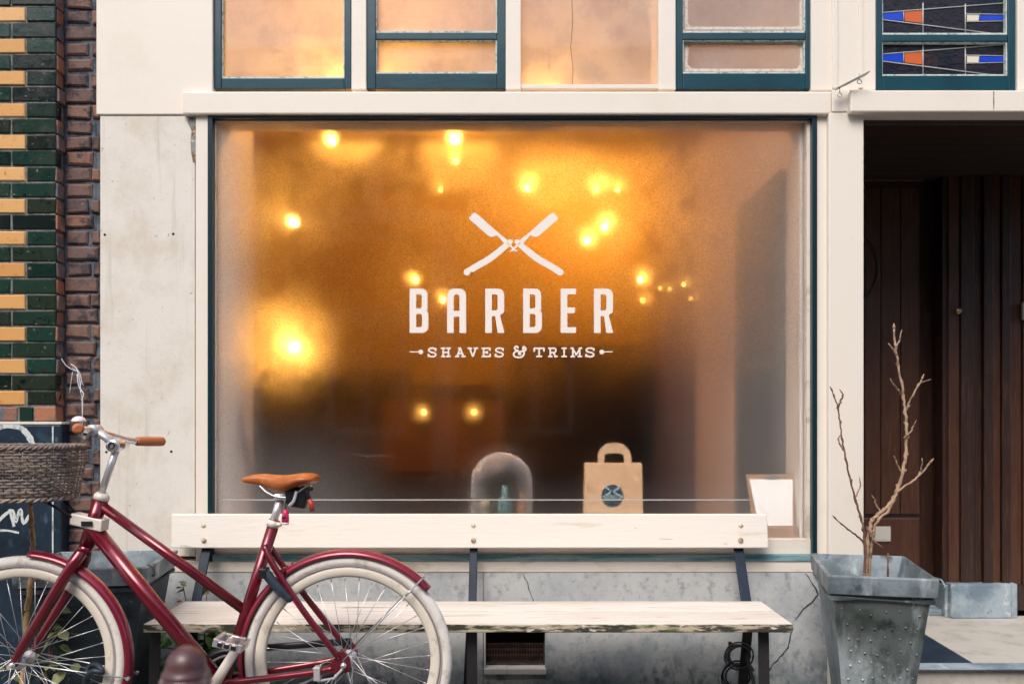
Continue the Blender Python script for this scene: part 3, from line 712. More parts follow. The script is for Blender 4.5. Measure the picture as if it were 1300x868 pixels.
for x0, x1, zt, lb in ((.02, 1.27, 1.84, 'tall dark cupboard, a dim shape deep in the shop behind the paper bag'), (-2.2, -.95, 1.62, 'lower dark cupboard, a dim shape deep in the shop behind the saddle')):
    cb_ = thing('cupboard', ((x0+x1)/2, 4.2, .02), lb, 'cupboard')
    rbox('carcass', M['darkwood'], x0, x1, 4.05, 4.33, 1.022, zt, parent=cb_)
    n_ = 3
    for i in range(n_):
        w_ = (x1-x0)/n_; rbox('cupboard_door', M['darkwood'], x0+i*w_+.01, x0+(i+1)*w_-.01, 4.03, 4.049, 1.03, zt-.02, parent=cb_)
rbox('glow_patch_panel', pmat('brown_glow_patch', lin(150,94,46), .8), X(486,3.6), X(640,3.6), 3.6, 3.63, Z(598,3.6), Z(508,3.6), parent=ct)  # panel added to paint in the glow patch below the wall lights
# ------------------------------------------------------------------ lamps
cordm = pmat('black_cord', lin(30,26,24), .6); sockm = pmat('brass_socket', lin(120,84,46), .4, metal=.7)
BF = .09
BW = (1.0, .44, .075, 1)
bulbmats = {}
def bulbmat(s):
    if s not in bulbmats: bulbmats[s] = emat('glowing_filament', BW, s)
    return bulbmats[s]
bulbmesh = {}
def bulb_obj(loc, r, s, parent, name='bulb'):
    r = r*.68
    key = (round(r, 4), s)
    if key not in bulbmesh:
        mb = MB()
        prof = [(0,-r)] + [(r*math.sin(t), -r*math.cos(t)*1.1) for t in [PI*k/12 for k in range(1,12)]] + [(0, r*1.1)]
        mb.lathe(prof, (0,0,0), 'z', 16)
        o = mb.build(name, bulbmat(s)); bulbmesh[key] = o.data
    else:
        o = bpy.data.objects.new(name, bulbmesh[key]); COL.objects.link(o)
    o.location = loc
    o.parent = parent
    return o
def pendant(px, py, y, r, s, label, top=None, group=None):
    p = P(px, py, y); t = thing('pendant_lamp', (p.x, y, ZC if top is None else top), label, 'lamp', group)
    zt = (ZC if top is None else top)
    bulb_obj((0,0,p.z - zt), r, s*BF*(2.6 if y > 3.5 else 2.2), t)
    mb = MB(); mb.lathe([(0,0),(r*.45,0),(r*.5,.05),(r*.2,.07),(0,.07)], (0,0,p.z - zt + r*1.3), 'z', 12); o = mb.build('socket', sockm); o.parent = t
    mb = MB(); mb.tube([(0,0,p.z - zt + r*1.3+.06), (0,0,0)], .004, 6); o = mb.build('cord', cordm); o.parent = t
    return t
pendant(423,181,1.7,.025, 330, 'bright bulb hanging close under the ceiling at the upper left of the misted window', group='bare bulbs in the barber room')
pendant(578,180,1.8,.027, 520, 'brightest bulb at the top of the window left of centre, just above a fainter one', group='bare bulbs in the barber room')
pendant(579,205,3.0,.032, 160, 'faint bulb right below the brightest one near the top of the window', group='bare bulbs in the barber room')
pendant(375,284,1.25,.026, 620, 'bulb with a soft yellow halo at the left of the window, above the biggest glow', group='bare bulbs in the barber room')
pendant(376,441,.95,.031, 1050, 'low bulb with the widest glow, left of the word BARBER', group='bare bulbs in the barber room')
far = [(670,240,4.0,.036,300,'bulb straight above the crossed razors on the back wall'),
       (756,240,4.0,.042,420,'brighter bulb of the pair high at the right of the razors'),
       (784,241,4.1,.032,110,'dim bulb just right of the brighter one high on the back wall'),
       (560,241,4.1,.030,90,'dim bulb up and left of the crossed razors'),
       (768,289,3.8,.044,420,'bulb to the right of the razor blade, upper of two close together'),
       (745,306,3.8,.042,320,'bulb right beside the razor blade, lower of two close together'),
       (528,356,3.3,.036,170,'yellow bulb above the first letter B'),
       (562,381,3.3,.034,150,'yellow bulb between the letters B and A'),
       (813,355,3.6,.036,150,'bulb to the right of the razors, upper of two one over the other'),
       (816,381,3.6,.034,45,'orange bulb right of the last letter, lower of two one over the other')]
for px, py, y, r, s, lb in far: pendant(px, py, y, r, s, lb, group='bare bulbs in the barber room')
# the small string of lights further right, and the two low wall lights
sl = thing('string_lights', P(865,350,2.2), 'short string of small orange lights to the right of the word BARBER', 'lights')
sp_ = [(838,366),(850,367),(868,361),(889,357)]
for i, (px, py) in enumerate(sp_ + [(877,379)]):
    p = P(px, py, 2.25); bulb_obj(p - Vector(sl.location), .020, 10 if i in (2,3) else 4, sl)
mb = MB(); mb.tube(smooth_path([P(832,352,2.25)] + [P(a,b-4,2.25) for a,b in sp_] + [P(903,346,2.25)], 4), .004, 5); o = mb.build('cable', cordm, sl)
mb = MB(); mb.tube([P(868,357,2.25), P(877,376,2.25)], .004, 5); mb.build('cable', cordm, sl)
for px, lb in ((538,'left of the two yellow wall lights low in the window'), (602,'right of the two yellow wall lights low in the window')):
    y = 3.4; p = P(px, 523, y); t = thing('wall_light', p, lb, 'lamp', 'low yellow wall lights')
    bulb_obj((0,0,0), .032, 12, t)
    mb = MB(); mb.lathe([(0,0),(.05,0),(.05,.02),(0,.02)], (0,.06,-.01), 'y', 16); mb.box(-.01,.01,0,.07,-.06,-.04); o = mb.build('bracket', sockm); o.parent = t
    mb = MB(); mb.box(-.04,.04,.08,.199,-.10,.10); o = mb.build('back_plate', M['darkwood']); o.parent = t

# ------------------------------------------------------------------ things on the display shelf
SH = .6005
kraft = pmat('kraft_paper', lin(222,182,142), .8, layers=((lin(206,166,126), 9, .45, .65),), bump=.2)
bx0, bx1, by = X(742,.26), X(816,.26), .26
bag = thing('paper_bag', ((bx0+bx1)/2, by+.06, SH), 'brown kraft paper bag with a round dark label standing behind the window', 'bag')
ztop = Z(588, by)
mb = MB()
mb.hexa([(bx0-.004,by,SH),(bx1+.004,by,SH),(bx1+.004,by+.12,SH),(bx0-.004,by+.12,SH),(bx0+.004,by,ztop),(bx1-.004,by,ztop),(bx1-.004,by+.07,ztop),(bx0+.004,by+.07,ztop)])
mb.build('bag_body', kraft, bag, bevel=.003)
for dy in (.004, .064):
    hy = by+dy; xm = X(778, hy)
    o = rpoly([(759,592),(759,572,16),(770,562,14),(790,562,14),(801,574,16),(801,592)]); inn = rpoly([(767,592),(767,577,5),(772,575,4),(787,575,4),(792,577,5),(792,592)])
    flat_shape('handle', [[(X(a,hy), Z(b,hy)) for a, b in o + inn[::-1]]], hy, kraft, bag, .003)
ly = by - .006; lc = (777.5, 629)
lab = flat_shape('label', [[(X(a,ly)+0, Z(b,ly)) for a, b in circ(lc, 14, 28)]], by-.0013, pmat('dark_teal_label', lin(22,58,72), .5), bag, .002)
labw = pmat('label_print', lin(170,196,200), .6)
def LV(pts): return [(X(lc[0]+(a-626)/130*2.9, ly), Z(lc[1]-6+(b-420)/130*2.9, ly)) for a, b in pts]
kk = 0
for mir in (False, True):
    for op, h in RAZ[:3]:
        kk += 1; flat_shape('label_emblem', [LV([((1252-a) if mir else a, b) for a, b in op])], by-.0026-.0002*kk, labw, lab, .0002)
def LB(pts): return [(X(lc[0] + (a-588)/100*2.1, ly), Z(lc[1]+1.5 + (b-570)/100*2.6, ly)) for a, b in pts]
for fn, x in ((ltr_B,79),(ltr_A,267),(ltr_R,458),(ltr_B,648),(ltr_E,836),(ltr_R,1003)): flat_shape('label_lettering', [LB(rpoly(o)) for o in fn(x)], by-.0030, labw, lab, .0002)

dome = thing('glass_dome', (X(637,.33), .33, SH), 'clear glass dome with small bottles under it standing behind the window', 'glass dome')
dc = (X(637,.33), .33, SH)
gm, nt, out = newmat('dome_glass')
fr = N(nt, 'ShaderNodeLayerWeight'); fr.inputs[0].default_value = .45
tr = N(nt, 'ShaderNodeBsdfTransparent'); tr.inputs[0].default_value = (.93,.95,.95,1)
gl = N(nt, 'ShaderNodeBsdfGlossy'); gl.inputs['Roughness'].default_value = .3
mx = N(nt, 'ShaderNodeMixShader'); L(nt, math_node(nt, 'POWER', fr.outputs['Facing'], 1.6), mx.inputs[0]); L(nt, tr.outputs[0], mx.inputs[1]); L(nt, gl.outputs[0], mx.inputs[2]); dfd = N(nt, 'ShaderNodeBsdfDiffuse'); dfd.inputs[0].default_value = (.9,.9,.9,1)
mx2 = N(nt, 'ShaderNodeMixShader'); L(nt, math_node(nt, 'MULTIPLY', math_node(nt, 'POWER', fr.outputs['Facing'], 1.8), .95), mx2.inputs[0]); L(nt, mx.outputs[0], mx2.inputs[1]); L(nt, dfd.outputs[0], mx2.inputs[2]); L(nt, mx2.outputs[0], out.inputs[0])  # white diffuse edge paints in the dome's bright reflection
rr = 39*(D+.33)/K; zt = Z(574,.33) - SH
prof = [(rr,.02),(rr,zt-rr)] + [(rr*math.cos(t), zt-rr+rr*math.sin(t)) for t in [PI/2*k/12 for k in range(1,13)]]
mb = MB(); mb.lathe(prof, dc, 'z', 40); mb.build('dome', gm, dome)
mb = MB(); mb.lathe([(0,.002),(rr+.015,.002),(rr+.015,.019),(0,.019)], dc, 'z', 40); mb.build('dome_base', M['brownwall'], dome)
def bottle(px, w, pyt, col, label, cat, ball=False, yy=.28):
    c = P(px, 600, yy); h = Z(pyt, yy) - SH - .021
    mb = MB()
    if ball: mb.lathe([(0,0),(w*.7,0),(w*.6,h*.35),(w*.5,h*.5)] + [(w*math.cos(t), h-w+w*math.sin(t)) for t in [-.8+ (PI/2+.8)*k/8 for k in range(9)]], (c.x, yy, SH+.021), 'z', 18)
    else: mb.lathe([(0,0),(w,0),(w,h*.72),(w*.45,h*.82),(w*.45,h),(0,h)], (c.x, yy, SH+.021), 'z', 18)
    tag(mb.build('jar' if ball else 'bottle', pmat('jar_paint', col, .35)), label, cat)
bottle(615, .027, 633, lin(222,202,160), 'cream round-topped jar under the glass dome, left', 'jar', True)
bottle(641, .036, 616, lin(98,140,140), 'wide grey-teal bottle in the middle under the glass dome', 'bottle')
bottle(663, .024, 626, lin(196,122,70), 'slim orange bottle at the right under the glass dome', 'bottle')

ck = thing('clipboard_stand', (X(980,.10), .12, SH), 'white paper sheet on a wooden board leaning at the right end of the window', 'notice board')
bw = pmat('board_wood', lin(168,124,84), .5, layers=((lin(140,98,62), 12, .45, .65, (1,1,4)),)); pw = pmat('white_paper', lin(250,248,244), .7)
def lean(px, py): 
    f = (683-py)/80.0; y = .075 + .06*f; return P(px, py, y)
def quadslab(name, pts, th, m, off=0.0):
    q = [lean(*p) + Vector((0, off, 0)) for p in pts]; mb = MB()
    mb.hexa([q[0], q[1], q[1]+Vector((0,th,0)), q[0]+Vector((0,th,0)), q[3], q[2], q[2]+Vector((0,th,0)), q[3]+Vector((0,th,0))]); return mb.build(name, m, ck, bevel=.001)
quadslab('board', [(957,676),(1009,676),(1009,602),(947,602)], .012, bw)
quadslab('paper', [(963,667),(1006,667),(1006,608),(951,608)], .001, pw, -.003)
quadslab('clip', [(972,607),(988,607),(987,602.5),(973,602.5)], .006, M['zincgrey'], -.008)
mb = MB(); mb.box(X(958,.05), X(1013,.05), .045, .10, Z(684,.05), Z(669.5,.05)); mb.build('foot_block', bw, ck, bevel=.002)
o_ = MB(); o_.lathe([(0,0),(.024,0),(.03,.03),(.022,.06),(0,.07)], (X(903,.3), .3, SH), 'z', 18)
tag(o_.build('jar', pmat('cream_jar', lin(200,180,160), .4)), 'small cream pot on the shelf between the paper bag and the notice board', 'jar')
o_ = MB(); o_.lathe([(0,0),(.02,0),(.026,.025),(.018,.05),(0,.055)], (X(872,.34), .34, SH), 'z', 18)
tag(o_.build('jar', pmat('grey_jar', lin(110,108,106), .4)), 'small grey pot on the shelf just right of the paper bag', 'jar')
pl_ = MB(); pl_.tube([P(284,408,.36), P(303,520,.33), P(332,690,.22)], [.015,.016,.017], 10)
tag(pl_.build('wooden_pole', pmat('brown_pole', lin(128,78,44), .6)), 'brown wooden pole leaning in the left corner behind the glass', 'pole')

# point lights without fittings, added for the amber glow in room and transoms
for x, y, e in ((-.72, .42, 8), (.18, .42, 3), (-1.15, 2.3, 5), (-.40, 2.8, 4), (.30, 3.5, 4)):
    ld = bpy.data.lights.new('added_glow_light', 'POINT'); ld.energy = e; ld.color = (1, .44, .065); ld.shadow_soft_size = .28
    lo = bpy.data.objects.new('added_glow_light', ld); COL.objects.link(lo); lo.location = (x, y, 2.71 if y < 1 else 3.2)
    if y < 1: ld.shadow_soft_size = .04
# ------------------------------------------------------------------ bench
M['benchpaint'] = pmat('weathered_white_bench_paint', lin(230,222,211), .6, layers=((lin(228,220,208), 5, .46, .68, (.3,1,1)), (lin(176,160,132), 34, .66, .72, (.12,1,1)), (lin(120,102,80), 60, .70, .74, (.1,1,1.4)), (lin(218,206,188), 14, .6, .7, (.15,1,1))), bump=.35, bscale=70, bstretch=(.12,1,1))
M['seatpaint'] = pmat('worn_white_seat_paint', lin(228,221,211), .75, layers=((lin(214,206,194), 5, .42, .64, (.2,1,1)), (lin(150,130,100), 26, .63, .70, (.08,1,1)), (lin(96,82,62), 46, .66, .71, (.08,1,1.4)), (lin(140,128,112), 90, .62, .68, (.05,1,1)), (lin(206,195,178), 12, .58, .7, (.1,1,1))), bump=.5, bscale=60, bstretch=(.1,1,1))
M['seatedge'] = pmat('rotten_plank_edge', lin(190,178,154), .85, layers=((lin(60,58,46), 22, .47, .56, (.25,1,1.6)), (lin(86,96,52), 9, .58, .68, (.5,1,1)), (lin(150,84,44), 6, .64, .72, (.6,1,1)), (lin(230,220,204), 40, .58, .66, (.3,1,1))), bump=.9, bscale=50)
M['iron'] = pmat('dark_blue_iron', lin(16,34,54), .5, spec=.25, layers=((lin(10,20,34), 8, .45, .65), (lin(110,124,136), 60, .69, .74, (1,1,.5))), bump=.3)
M['iron_dark'] = pmat('black_iron', lin(34,32,34), .55, layers=((lin(58,44,36), 16, .58, .7),), bump=.3)
M['bolt'] = pmat('rusty_bolt_head', lin(206,190,164), .6, layers=((lin(140,96,60), 30, .5, .65),))
yf, yr, yk = -.62, -.22, -.10
bench = thing('bench', (X(600,yf), -.4, 0), 'weathered white plank bench on dark blue iron legs under the shop window', 'bench')
xs0, xs1 = -1.345, 1.025
zs = .413
mb = MB()
n = 60; th = .032
mid = (yf+yr)/2 + .02
for (ya, yb, m) in ((yf, mid-.002, 0), (mid+.002, yr, 0)):
    zo = 0
    fs = mb.box(xs0, xs1, ya, yb, zs-th, zs, 0)
    fs[0].material_index = 1; fs[5].material_index = 1; fs[1].material_index = 1; fs[3].material_index = 1
mb.build('seat', [M['seatpaint'], M['seatedge']], bench, bevel=.005)
zb0, zb1 = Z(695.5, yk), Z(653, yk)
mb = MB()
xl, xr = X(215,yk), X(976,yk)
lt = .020   # slight lean
mb.hexa([(xl+.006,yk,zb0),(xr,yk,zb0),(xr,yk+.026,zb0),(xl+.006,yk+.026,zb0),(xl,yk+lt,zb1),(xr,yk+lt,zb1),(xr,yk+lt+.026,zb1),(xl,yk+lt+.026,zb1)])
mb.build('backrest', M['benchpaint'], bench, bevel=.005)
for px, dx in ((258.5,0),(601,0),(940.5,0)):
    for k, py in enumerate((667,685.5)):
        y = yk + lt*(1-k) * .7
        c = P(px, py, y); mb = MB(); mb.lathe([(0,-.006),(.007,-.005),(.0105,-.001),(.0105,.006)], (c.x, c.y, c.z), 'y', 14); mb.build('bolt', M['bolt'], bench)
def bar(pts, w, t, m, name):
    mb = MB(); q = [Vector(p) for p in pts]
    for a, b in zip(q, q[1:]):
        d = (b-a).normalized(); side = Vector((1,0,0)); nn = d.cross(side).normalized()
        hw, ht = side*w/2, nn*t/2
        mb.hexa([a-hw-ht, a+hw-ht, a+hw+ht, a-hw+ht, b-hw-ht, b+hw-ht, b+hw+ht, b-hw+ht])
    return mb.build(name, m, bench, bevel=.0025)
for px, w in ((259,.040),(601,.034),(940,.042)):
    xb = X(px, yk); x2 = xb
    bar([(x2, yr+.012, zs-.04), (x2, yk+.037, zb0+.0), (x2, yk+lt+.037, zb1-.03)], w, .010, M['iron'], 'upright')
    xl_ = {259: X(196,yf+.06), 601: X(599,yf+.06), 940: X(970,yf+.06)}[px]
    bar([(xl_, yf+.07, zs-th-.0005), (xl_, yf+.05, .001)], .040, .010, M['iron_dark'], 'leg')
    bar([(x2, yr-.02, zs-th-.0005), (x2-.02*(px>600), yr+.03, .001)], .040, .010, M['iron_dark'], 'leg')
    mb = MB(); a = Vector((x2-.01, yr-.005, .20)); b = Vector((xl_, yf+.06, .03)); d = (b-a).normalized()
    mb.tube([a, b], .014, 6, flat=(1,.4)); mb.build('brace', M['iron_dark'], bench)

# ------------------------------------------------------------------ zinc planters
M['zinc'] = pmat('weathered_zinc', lin(146,158,164), .5, metal=.35, layers=((lin(92,106,112), 4, .42, .64), (lin(188,198,200), 9, .55, .72, (1,1,.3)), (lin(58,70,76), 15, .55, .72), (lin(206,212,210), 40, .66, .74, (1,1,.4))), bump=.4, bscale=60, world=False)
M['zinc_front'] = pmat('stained_zinc_front', lin(98,108,106), .45, metal=.3, layers=((lin(60,66,62), 5, .45, .65), (lin(160,172,172), 7, .56, .70, (1,1,.22)), (lin(196,204,202), 22, .62, .72, (1,1,.35)), (lin(184,194,196), 6, .40, .58, (1,1,.5), (.46,.22)), (lin(44,50,50), 12, .58, .72)), bump=.5, bscale=50)
M['zinc_dark'] = pmat('dark_zinc', lin(60,72,80), .5, metal=.3, layers=((lin(34,44,52), 5, .45, .65), (lin(130,142,146), 30, .62, .72)), bump=.5, bscale=60)
M['soil'] = pmat('dark_soil', lin(52,44,40), .95, bump=1.0, bscale=60)
def planter(loc, rot, label, w, dp, hgt, dark=False):
    t = thing('zinc_planter', loc, label, 'planter'); t.rotation_euler = (0,0,rot)
    fm = M['zinc_dark'] if dark else M['zinc_front']; zm = M['zinc_dark'] if dark else M['zinc']
    w2, d2 = w/2, dp/2
    def ring(sx, sy, z): return [(-sx,-sy,z),(sx,-sy,z),(sx,sy,z),(-sx,sy,z)]
    mb = MB(); n_in = .035
    b0 = ring(w2*.58, d2*.58, .0); b1 = ring(w2-.018, d2-.018, hgt-.063)
    vb = [mb.bm.verts.new(p) for p in b0]; vt = [mb.bm.verts.new(p) for p in b1]
    mb.face(vb[::-1], 0)
    for i in range(4): mb.face([vb[i], vb[(i+1)%4], vt[(i+1)%4], vt[i]], 0 if i == 0 else 1)
    body = mb.build('pot_body', [fm, zm]); body.parent = t
    mb = MB()   # bead under the rim
    mb.tube([Vector(p) + Vector((0,0,0)) for p in ring(w2-.012, d2-.012, hgt-.080)], .010, 8, closed=True); o = mb.build('bead', fm); o.parent = t
    mb = MB()   # rim: outer band, rolled lip and sloping inside
    prof = [ring(w2-.012,d2-.012,hgt-.064), ring(w2,d2,hgt-.064), ring(w2+.004,d2+.004,hgt), ring(w2-.010,d2-.010,hgt+.004), ring(w2-.045,d2-.045,hgt-.125)]
    vs = [[mb.bm.verts.new(p) for p in r] for r in prof]
    for a, b in zip(vs, vs[1:]):
        for i in range(4): mb.face([a[i], a[(i+1)%4], b[(i+1)%4], b[i]], 0)
    o = mb.build('rim', M['zinc'], None, bevel=.002); o.parent = t
    mb = MB(); g = 14; sx, sy = w2-.043, d2-.043
    vv = [[mb.bm.verts.new((-sx+2*sx*i/g, -sy+2*sy*j/g, hgt-.120 + R.uniform(-.004,.006))) for j in range(g+1)] for i in range(g+1)]
    for i in range(g):
        for j in range(g): mb.face([vv[i][j], vv[i+1][j], vv[i+1][j+1], vv[i][j+1]], 0, True)
    o = mb.build('soil', M['soil']); o.parent = t
    # rivet studs on the front and side
    mb = MB()
    for row in range(9):
        f = .86 - row*.09
        for cix in range(6):
            u = (-.78 + cix*.312 + (0.05 if row % 2 else 0)) + R.uniform(-.07,.07)
            sxx = (w2*.58)*(1-f) + (w2-.018)*f; syy = (d2*.58)*(1-f) + (d2-.018)*f; z = f*(hgt-.055) + R.uniform(-.012,.012)
            mb.lathe([(0,-.005),(.0035,-.0042),(.0055,0)], (u*sxx, -syy, z), 'y', 8)
    o = mb.build('stud', fm); o.parent = t; o['kind'] = 'stuff'
    mb = MB(); mb.tube([(w2-.01,-d2+.05,hgt+.003),(w2+.016,-d2+.02,hgt-.002),(w2+.026,-d2+.0,hgt-.022),(w2+.018,-d2-.0,hgt-.030)], .006, 6, flat=(1,.5)); o = mb.build('bent_lip', zm); o.parent = t
    return t
PLX, PLY = X(1103,-.47), -.47
planter((PLX, PLY, 0), math.radians(-13), 'pale zinc planter with rivet studs holding a bare shrub beside the doorway', .36, .53, .600)
planter((X(128,-.42), -.42, 0), math.radians(8), 'dark zinc planter standing behind the front wheel of the red bicycle', .46, .44, .615, True)

# ------------------------------------------------------------------ plants
M['bark'] = pmat('pale_brown_bark', lin(176,148,122), .8, layers=((lin(124,94,78), 30, .45, .65), (lin(196,172,146), 18, .58, .7)), bump=.8, bscale=90)
M['bark_red'] = pmat('reddish_bark', lin(112,76,68), .8, layers=((lin(150,120,104), 30, .5, .65),), bump=.8, bscale=90)
shrub = thing('bare_shrub', (X(1098,-.47), -.47, .52), 'bare leafless shrub with pale knotty branches growing in the zinc planter', 'shrub')
def twig(name, pts, r0, r1, y0, y1, m, par, knots=True):
    q = smooth_path([P(a, b, y0 + (y1-y0)*i/(len(pts)-1)) for i, (a, b) in enumerate(pts)], 8)
    for p in q[1:-1]: p += Vector((R.uniform(-.0022,.0022), R.uniform(-.003,.003), R.uniform(-.001,.001)))
    rs = [r0 + (r1-r0)*i/(len(q)-1) for i in range(len(q))]
    if knots: rs = [r*.62*(1.25 if (i % 5 == 3) else R.uniform(.88,1.08)) for i, r in enumerate(rs)]
    mb = MB(); mb.tube(q, rs, 8, 0)
    if knots:
        for i in range(3, len(q)-1, 5):
            d = (q[i+1]-q[i]).normalized(); s = Vector((R.choice((-1,1)), R.uniform(-.6,.6), 0)); b = q[i]
            mb.tube([b, b + s*rs[i]*1.1 + d*.005, b + s*rs[i]*1.3 + d*.012], [rs[i]*.55, rs[i]*.45, .0006], 6)
    tip = q[-1]; d = (q[-1]-q[-3]).normalized()
    mb.tube([tip, tip+d*.008, tip+d*.024], [r1*.62, r1*.95, .001], 7)
    return mb.build(name, m, par)
twig('branch', [(1098,752),(1100,700),(1106,664),(1113,655),(1132,636),(1143,610),(1150,578),(1151,545),(1149,520),(1145,490),(1139,455),(1135,418)], .0135, .0062, -.47, -.43, M['bark'], shrub)
twig('branch', [(1102,752),(1105,705),(1112,665),(1128,648),(1140,624),(1162,608),(1180,588)], .0105, .0050, -.45, -.52, M['bark'], shrub)
twig('branch', [(1150,522),(1157,505),(1170,482)], .0072, .0045, -.435, -.46, M['bark'], shrub)
twig('branch', [(1096,752),(1098,690),(1095,665),(1085,632),(1075,590),(1068,550),(1064,520),(1057,497)], .0085, .0038, -.48, -.52, M['bark_red'], shrub)
twig('branch', [(1063,518),(1068,508),(1070,500)], .004, .003, -.515, -.52, M['bark_red'], shrub, False)
twig('branch', [(1098,688),(1085,678),(1072,668),(1061,658)], .0062, .0034, -.48, -.55, M['bark_red'], shrub)
twig('branch', [(1144,500),(1138,492),(1133,486)], .0036, .003, -.44, -.46, M['bark'], shrub, False)
twig('branch', [(1138,450),(1132,441)], .0036, .003, -.435, -.45, M['bark'], shrub, False)
for tw in ([(1137,440),(1142,432),(1143,425)], [(1148,556),(1156,548),(1160,540)], [(1166,604),(1170,594),(1171,588)], [(1072,572),(1066,563),(1064,556)], [(1085,632),(1091,620),(1092,612)], [(1146,600),(1139,590),(1137,583)], [(1164,490),(1168,486),(1174,484)], [(1118,650),(1112,640),(1111,634)]):
    twig('bud', tw, .0034, .0026, -.45, -.46, M['bark'], shrub, False)
twig('branch', [(1100,668),(1108,684),(1114,690)], .006, .004, -.46, -.5, M['bark_red'], shrub, False)
mb = MB(); mb.tube([P(1127,742,-.46), P(1127.5,702,-.46)], [.0042,.0036], 7); tag(mb.build('plant_stake', M['bark_red']), 'short thin dark stake stuck in the zinc planter right of the shrub', 'stake')

vn = thing('dry_vine', (X(40,-.35), -.35, .5), 'dry tan stem of a climber rising behind the front wheel below the basket', 'climber')
M['vine'] = pmat('tan_vine_bark', lin(190,156,112), .85, layers=((lin(130,98,66), 40, .5, .62, (1,1,.4)),), bump=.9, bscale=80)
twig('stem', [(28,900),(33,800),(38,745),(42,690),(40,668),(39,640)], .011, .0085, -.72, -.68, M['vine'], vn, False)
def leafmat(name, a, b): return pmat(name, (0,0,0,1), .5, attr=(a, b, a), layers=((tuple(v*.6 for v in a[:3]) + (1,), 30, .5, .7),))
M['leafgreen'] = leafmat('green_leaf', lin(62,118,46), lin(112,156,62)); M['leafdull'] = leafmat('yellowing_leaf', lin(120,134,84), lin(170,172,120))
def leafy(name, label, cat, base, clusters, mat, size, n):
    t = thing(name, base, label, cat); mb = MB(); rl = mb.attr()
    for (c, rad) in clusters:
        for _ in range(n):
            p = Vector(c) + Vector((R.gauss(0,rad[0]), R.gauss(0,rad[1]), R.gauss(0,rad[2])))
            if p.z < .01: p.z = .01 + R.random()*.05
            e = Euler((R.uniform(-1.1,.5), R.uniform(-.7,.7), R.uniform(0,6.28))).to_matrix(); s = size*R.uniform(.6,1.25)
            shape = [(0,0,0),(.34,.28,.06),(.40,.62,.05),(0,1.1,-.10),(-.40,.62,.05),(-.34,.28,.06)]
            vs = [mb.bm.verts.new(p + e @ (Vector(q)*s)) for q in shape]; mid_ = [mb.bm.verts.new(p + e @ (Vector(q)*s)) for q in ((0,.35,-.02),(0,.7,-.04))]
            rr_ = R.random()
            for f in ([0,1,6],[0,6,5],[1,2,7,6],[5,6,7,4],[2,3,7],[4,7,3]):
                al = vs + mid_; g = mb.face([al[i] for i in f], 0, True)
                if g: g[rl] = rr_
    mb.build('foliage', mat, t)
    mb = MB()
    for (c, rad) in clusters:
        mb.tube([Vector((base[0], base[1], base[2])), (Vector(c)+Vector(base))/2 + Vector((R.uniform(-.02,.02),0,0)), Vector(c)], [.004,.003,.002], 6)
    mb.build('stem', M['bark_red'], t); return t
c1 = P(252,812,-.12); 
leafy('weed', 'leafy green weed growing at the wall under the left end of the bench', 'weed', (c1.x, -.10, .0), [(P(225,822,-.12), (.06,.03,.04)), (P(262,806,-.12), (.07,.03,.045)), (P(290,826,-.12), (.05,.03,.04)), (P(240,846,-.12), (.08,.03,.03))], M['leafgreen'], .055, 42)
c2 = P(70,840,-.5)
leafy('weed', 'pale yellowing weed growing low behind the spokes of the front wheel', 'weed', (c2.x, -.62, .0), [(P(72,800,-.65), (.03,.02,.04)), (P(66,780,-.65), (.02,.02,.03)), (P(60,845,-.65), (.05,.03,.03)), (P(20,850,-.65), (.04,.03,.03))], M['leafdull'], .05, 16)
c3 = P(262,752,-.16)
leafy('sprig', 'small pale green sprig standing up behind the left end of the bench seat', 'sprig', (c3.x-.02, -.15, .02), [(P(263,745,-.15), (.012,.01,.03)), (P(232,742,-.15), (.03,.01,.02))], M['leafdull'], .05, 5)
# tiny red flower lying on the seat
fl = MB(); c = P(228,764,-.26)
for k in range(5): 
    a = k*1.26; fl.lathe([(0,.007),(.005,.004),(.005,0),(0,-.002)], (c.x+.005*math.cos(a), -.26+.005*math.sin(a), zs+.006), 'z', 8)
tag(fl.build('flower', pmat('red_petal', lin(200,70,56), .6)), 'tiny red blossom lying on the left end of the white bench seat', 'flower')

# moss line at the wall foot
mo = MB(); 
for i in range(260):
    x = R.uniform(X(560,0), X(1040,0)); mo.lathe([(R.uniform(.006,.016),0),(.008,.008),(0,R.uniform(.008,.014))], (x, -.022+R.uniform(-.012,.0), -.001), 'z', 7)
tag(mo.build('moss', pmat('green_moss', lin(120,140,60), .9, bump=1)), 'low line of green moss along the foot of the grey plinth', 'moss', kind='stuff')

# ------------------------------------------------------------------ bollard
yb_ = -2.25; c = P(236, 868, yb_); c = Vector((X(236,yb_), yb_, 0)); zt = Z(819.5, yb_); r = 31*(D+yb_)/K
M['bollard'] = pmat('red_brown_iron', lin(88,56,56), .42, layers=((lin(70,42,44), 10, .45, .65), (lin(206,180,170), 12, .52, .68), (lin(54,36,38), 40, .62, .7)), bump=.4, bscale=60, coat=.3)
bo = thing('bollard', c, 'red-brown cast iron street bollard with a domed top standing nearest to the viewer', 'bollard')
mb = MB()
prof = [(0,zt)] + [(r*.80*math.sin(t), zt - r*.80*(1-math.cos(t))) for t in [PI/2*k/9 for k in range(1,10)]] + [(r*.84,zt-r*.95),(r*.92,zt-r*1.06),(r*.96,zt-r*1.16),(r*.93,zt-r*1.24)]
mb.lathe(prof, (c.x,c.y,0), 'z', 36); mb.build('cap', M['bollard'], bo)
mb = MB(); mb.lathe([(r*.92,zt-r*1.241),(r*1.02,zt-r*1.34),(r*1.03,zt-r*1.9),(r*.98,zt-r*2.1),(r*1.0,.45),(r*1.15,.30),(r*1.3,.02),(r*1.5,.0)], (c.x,c.y,0), 'z', 36); mb.build('post', M['bollard'], bo)

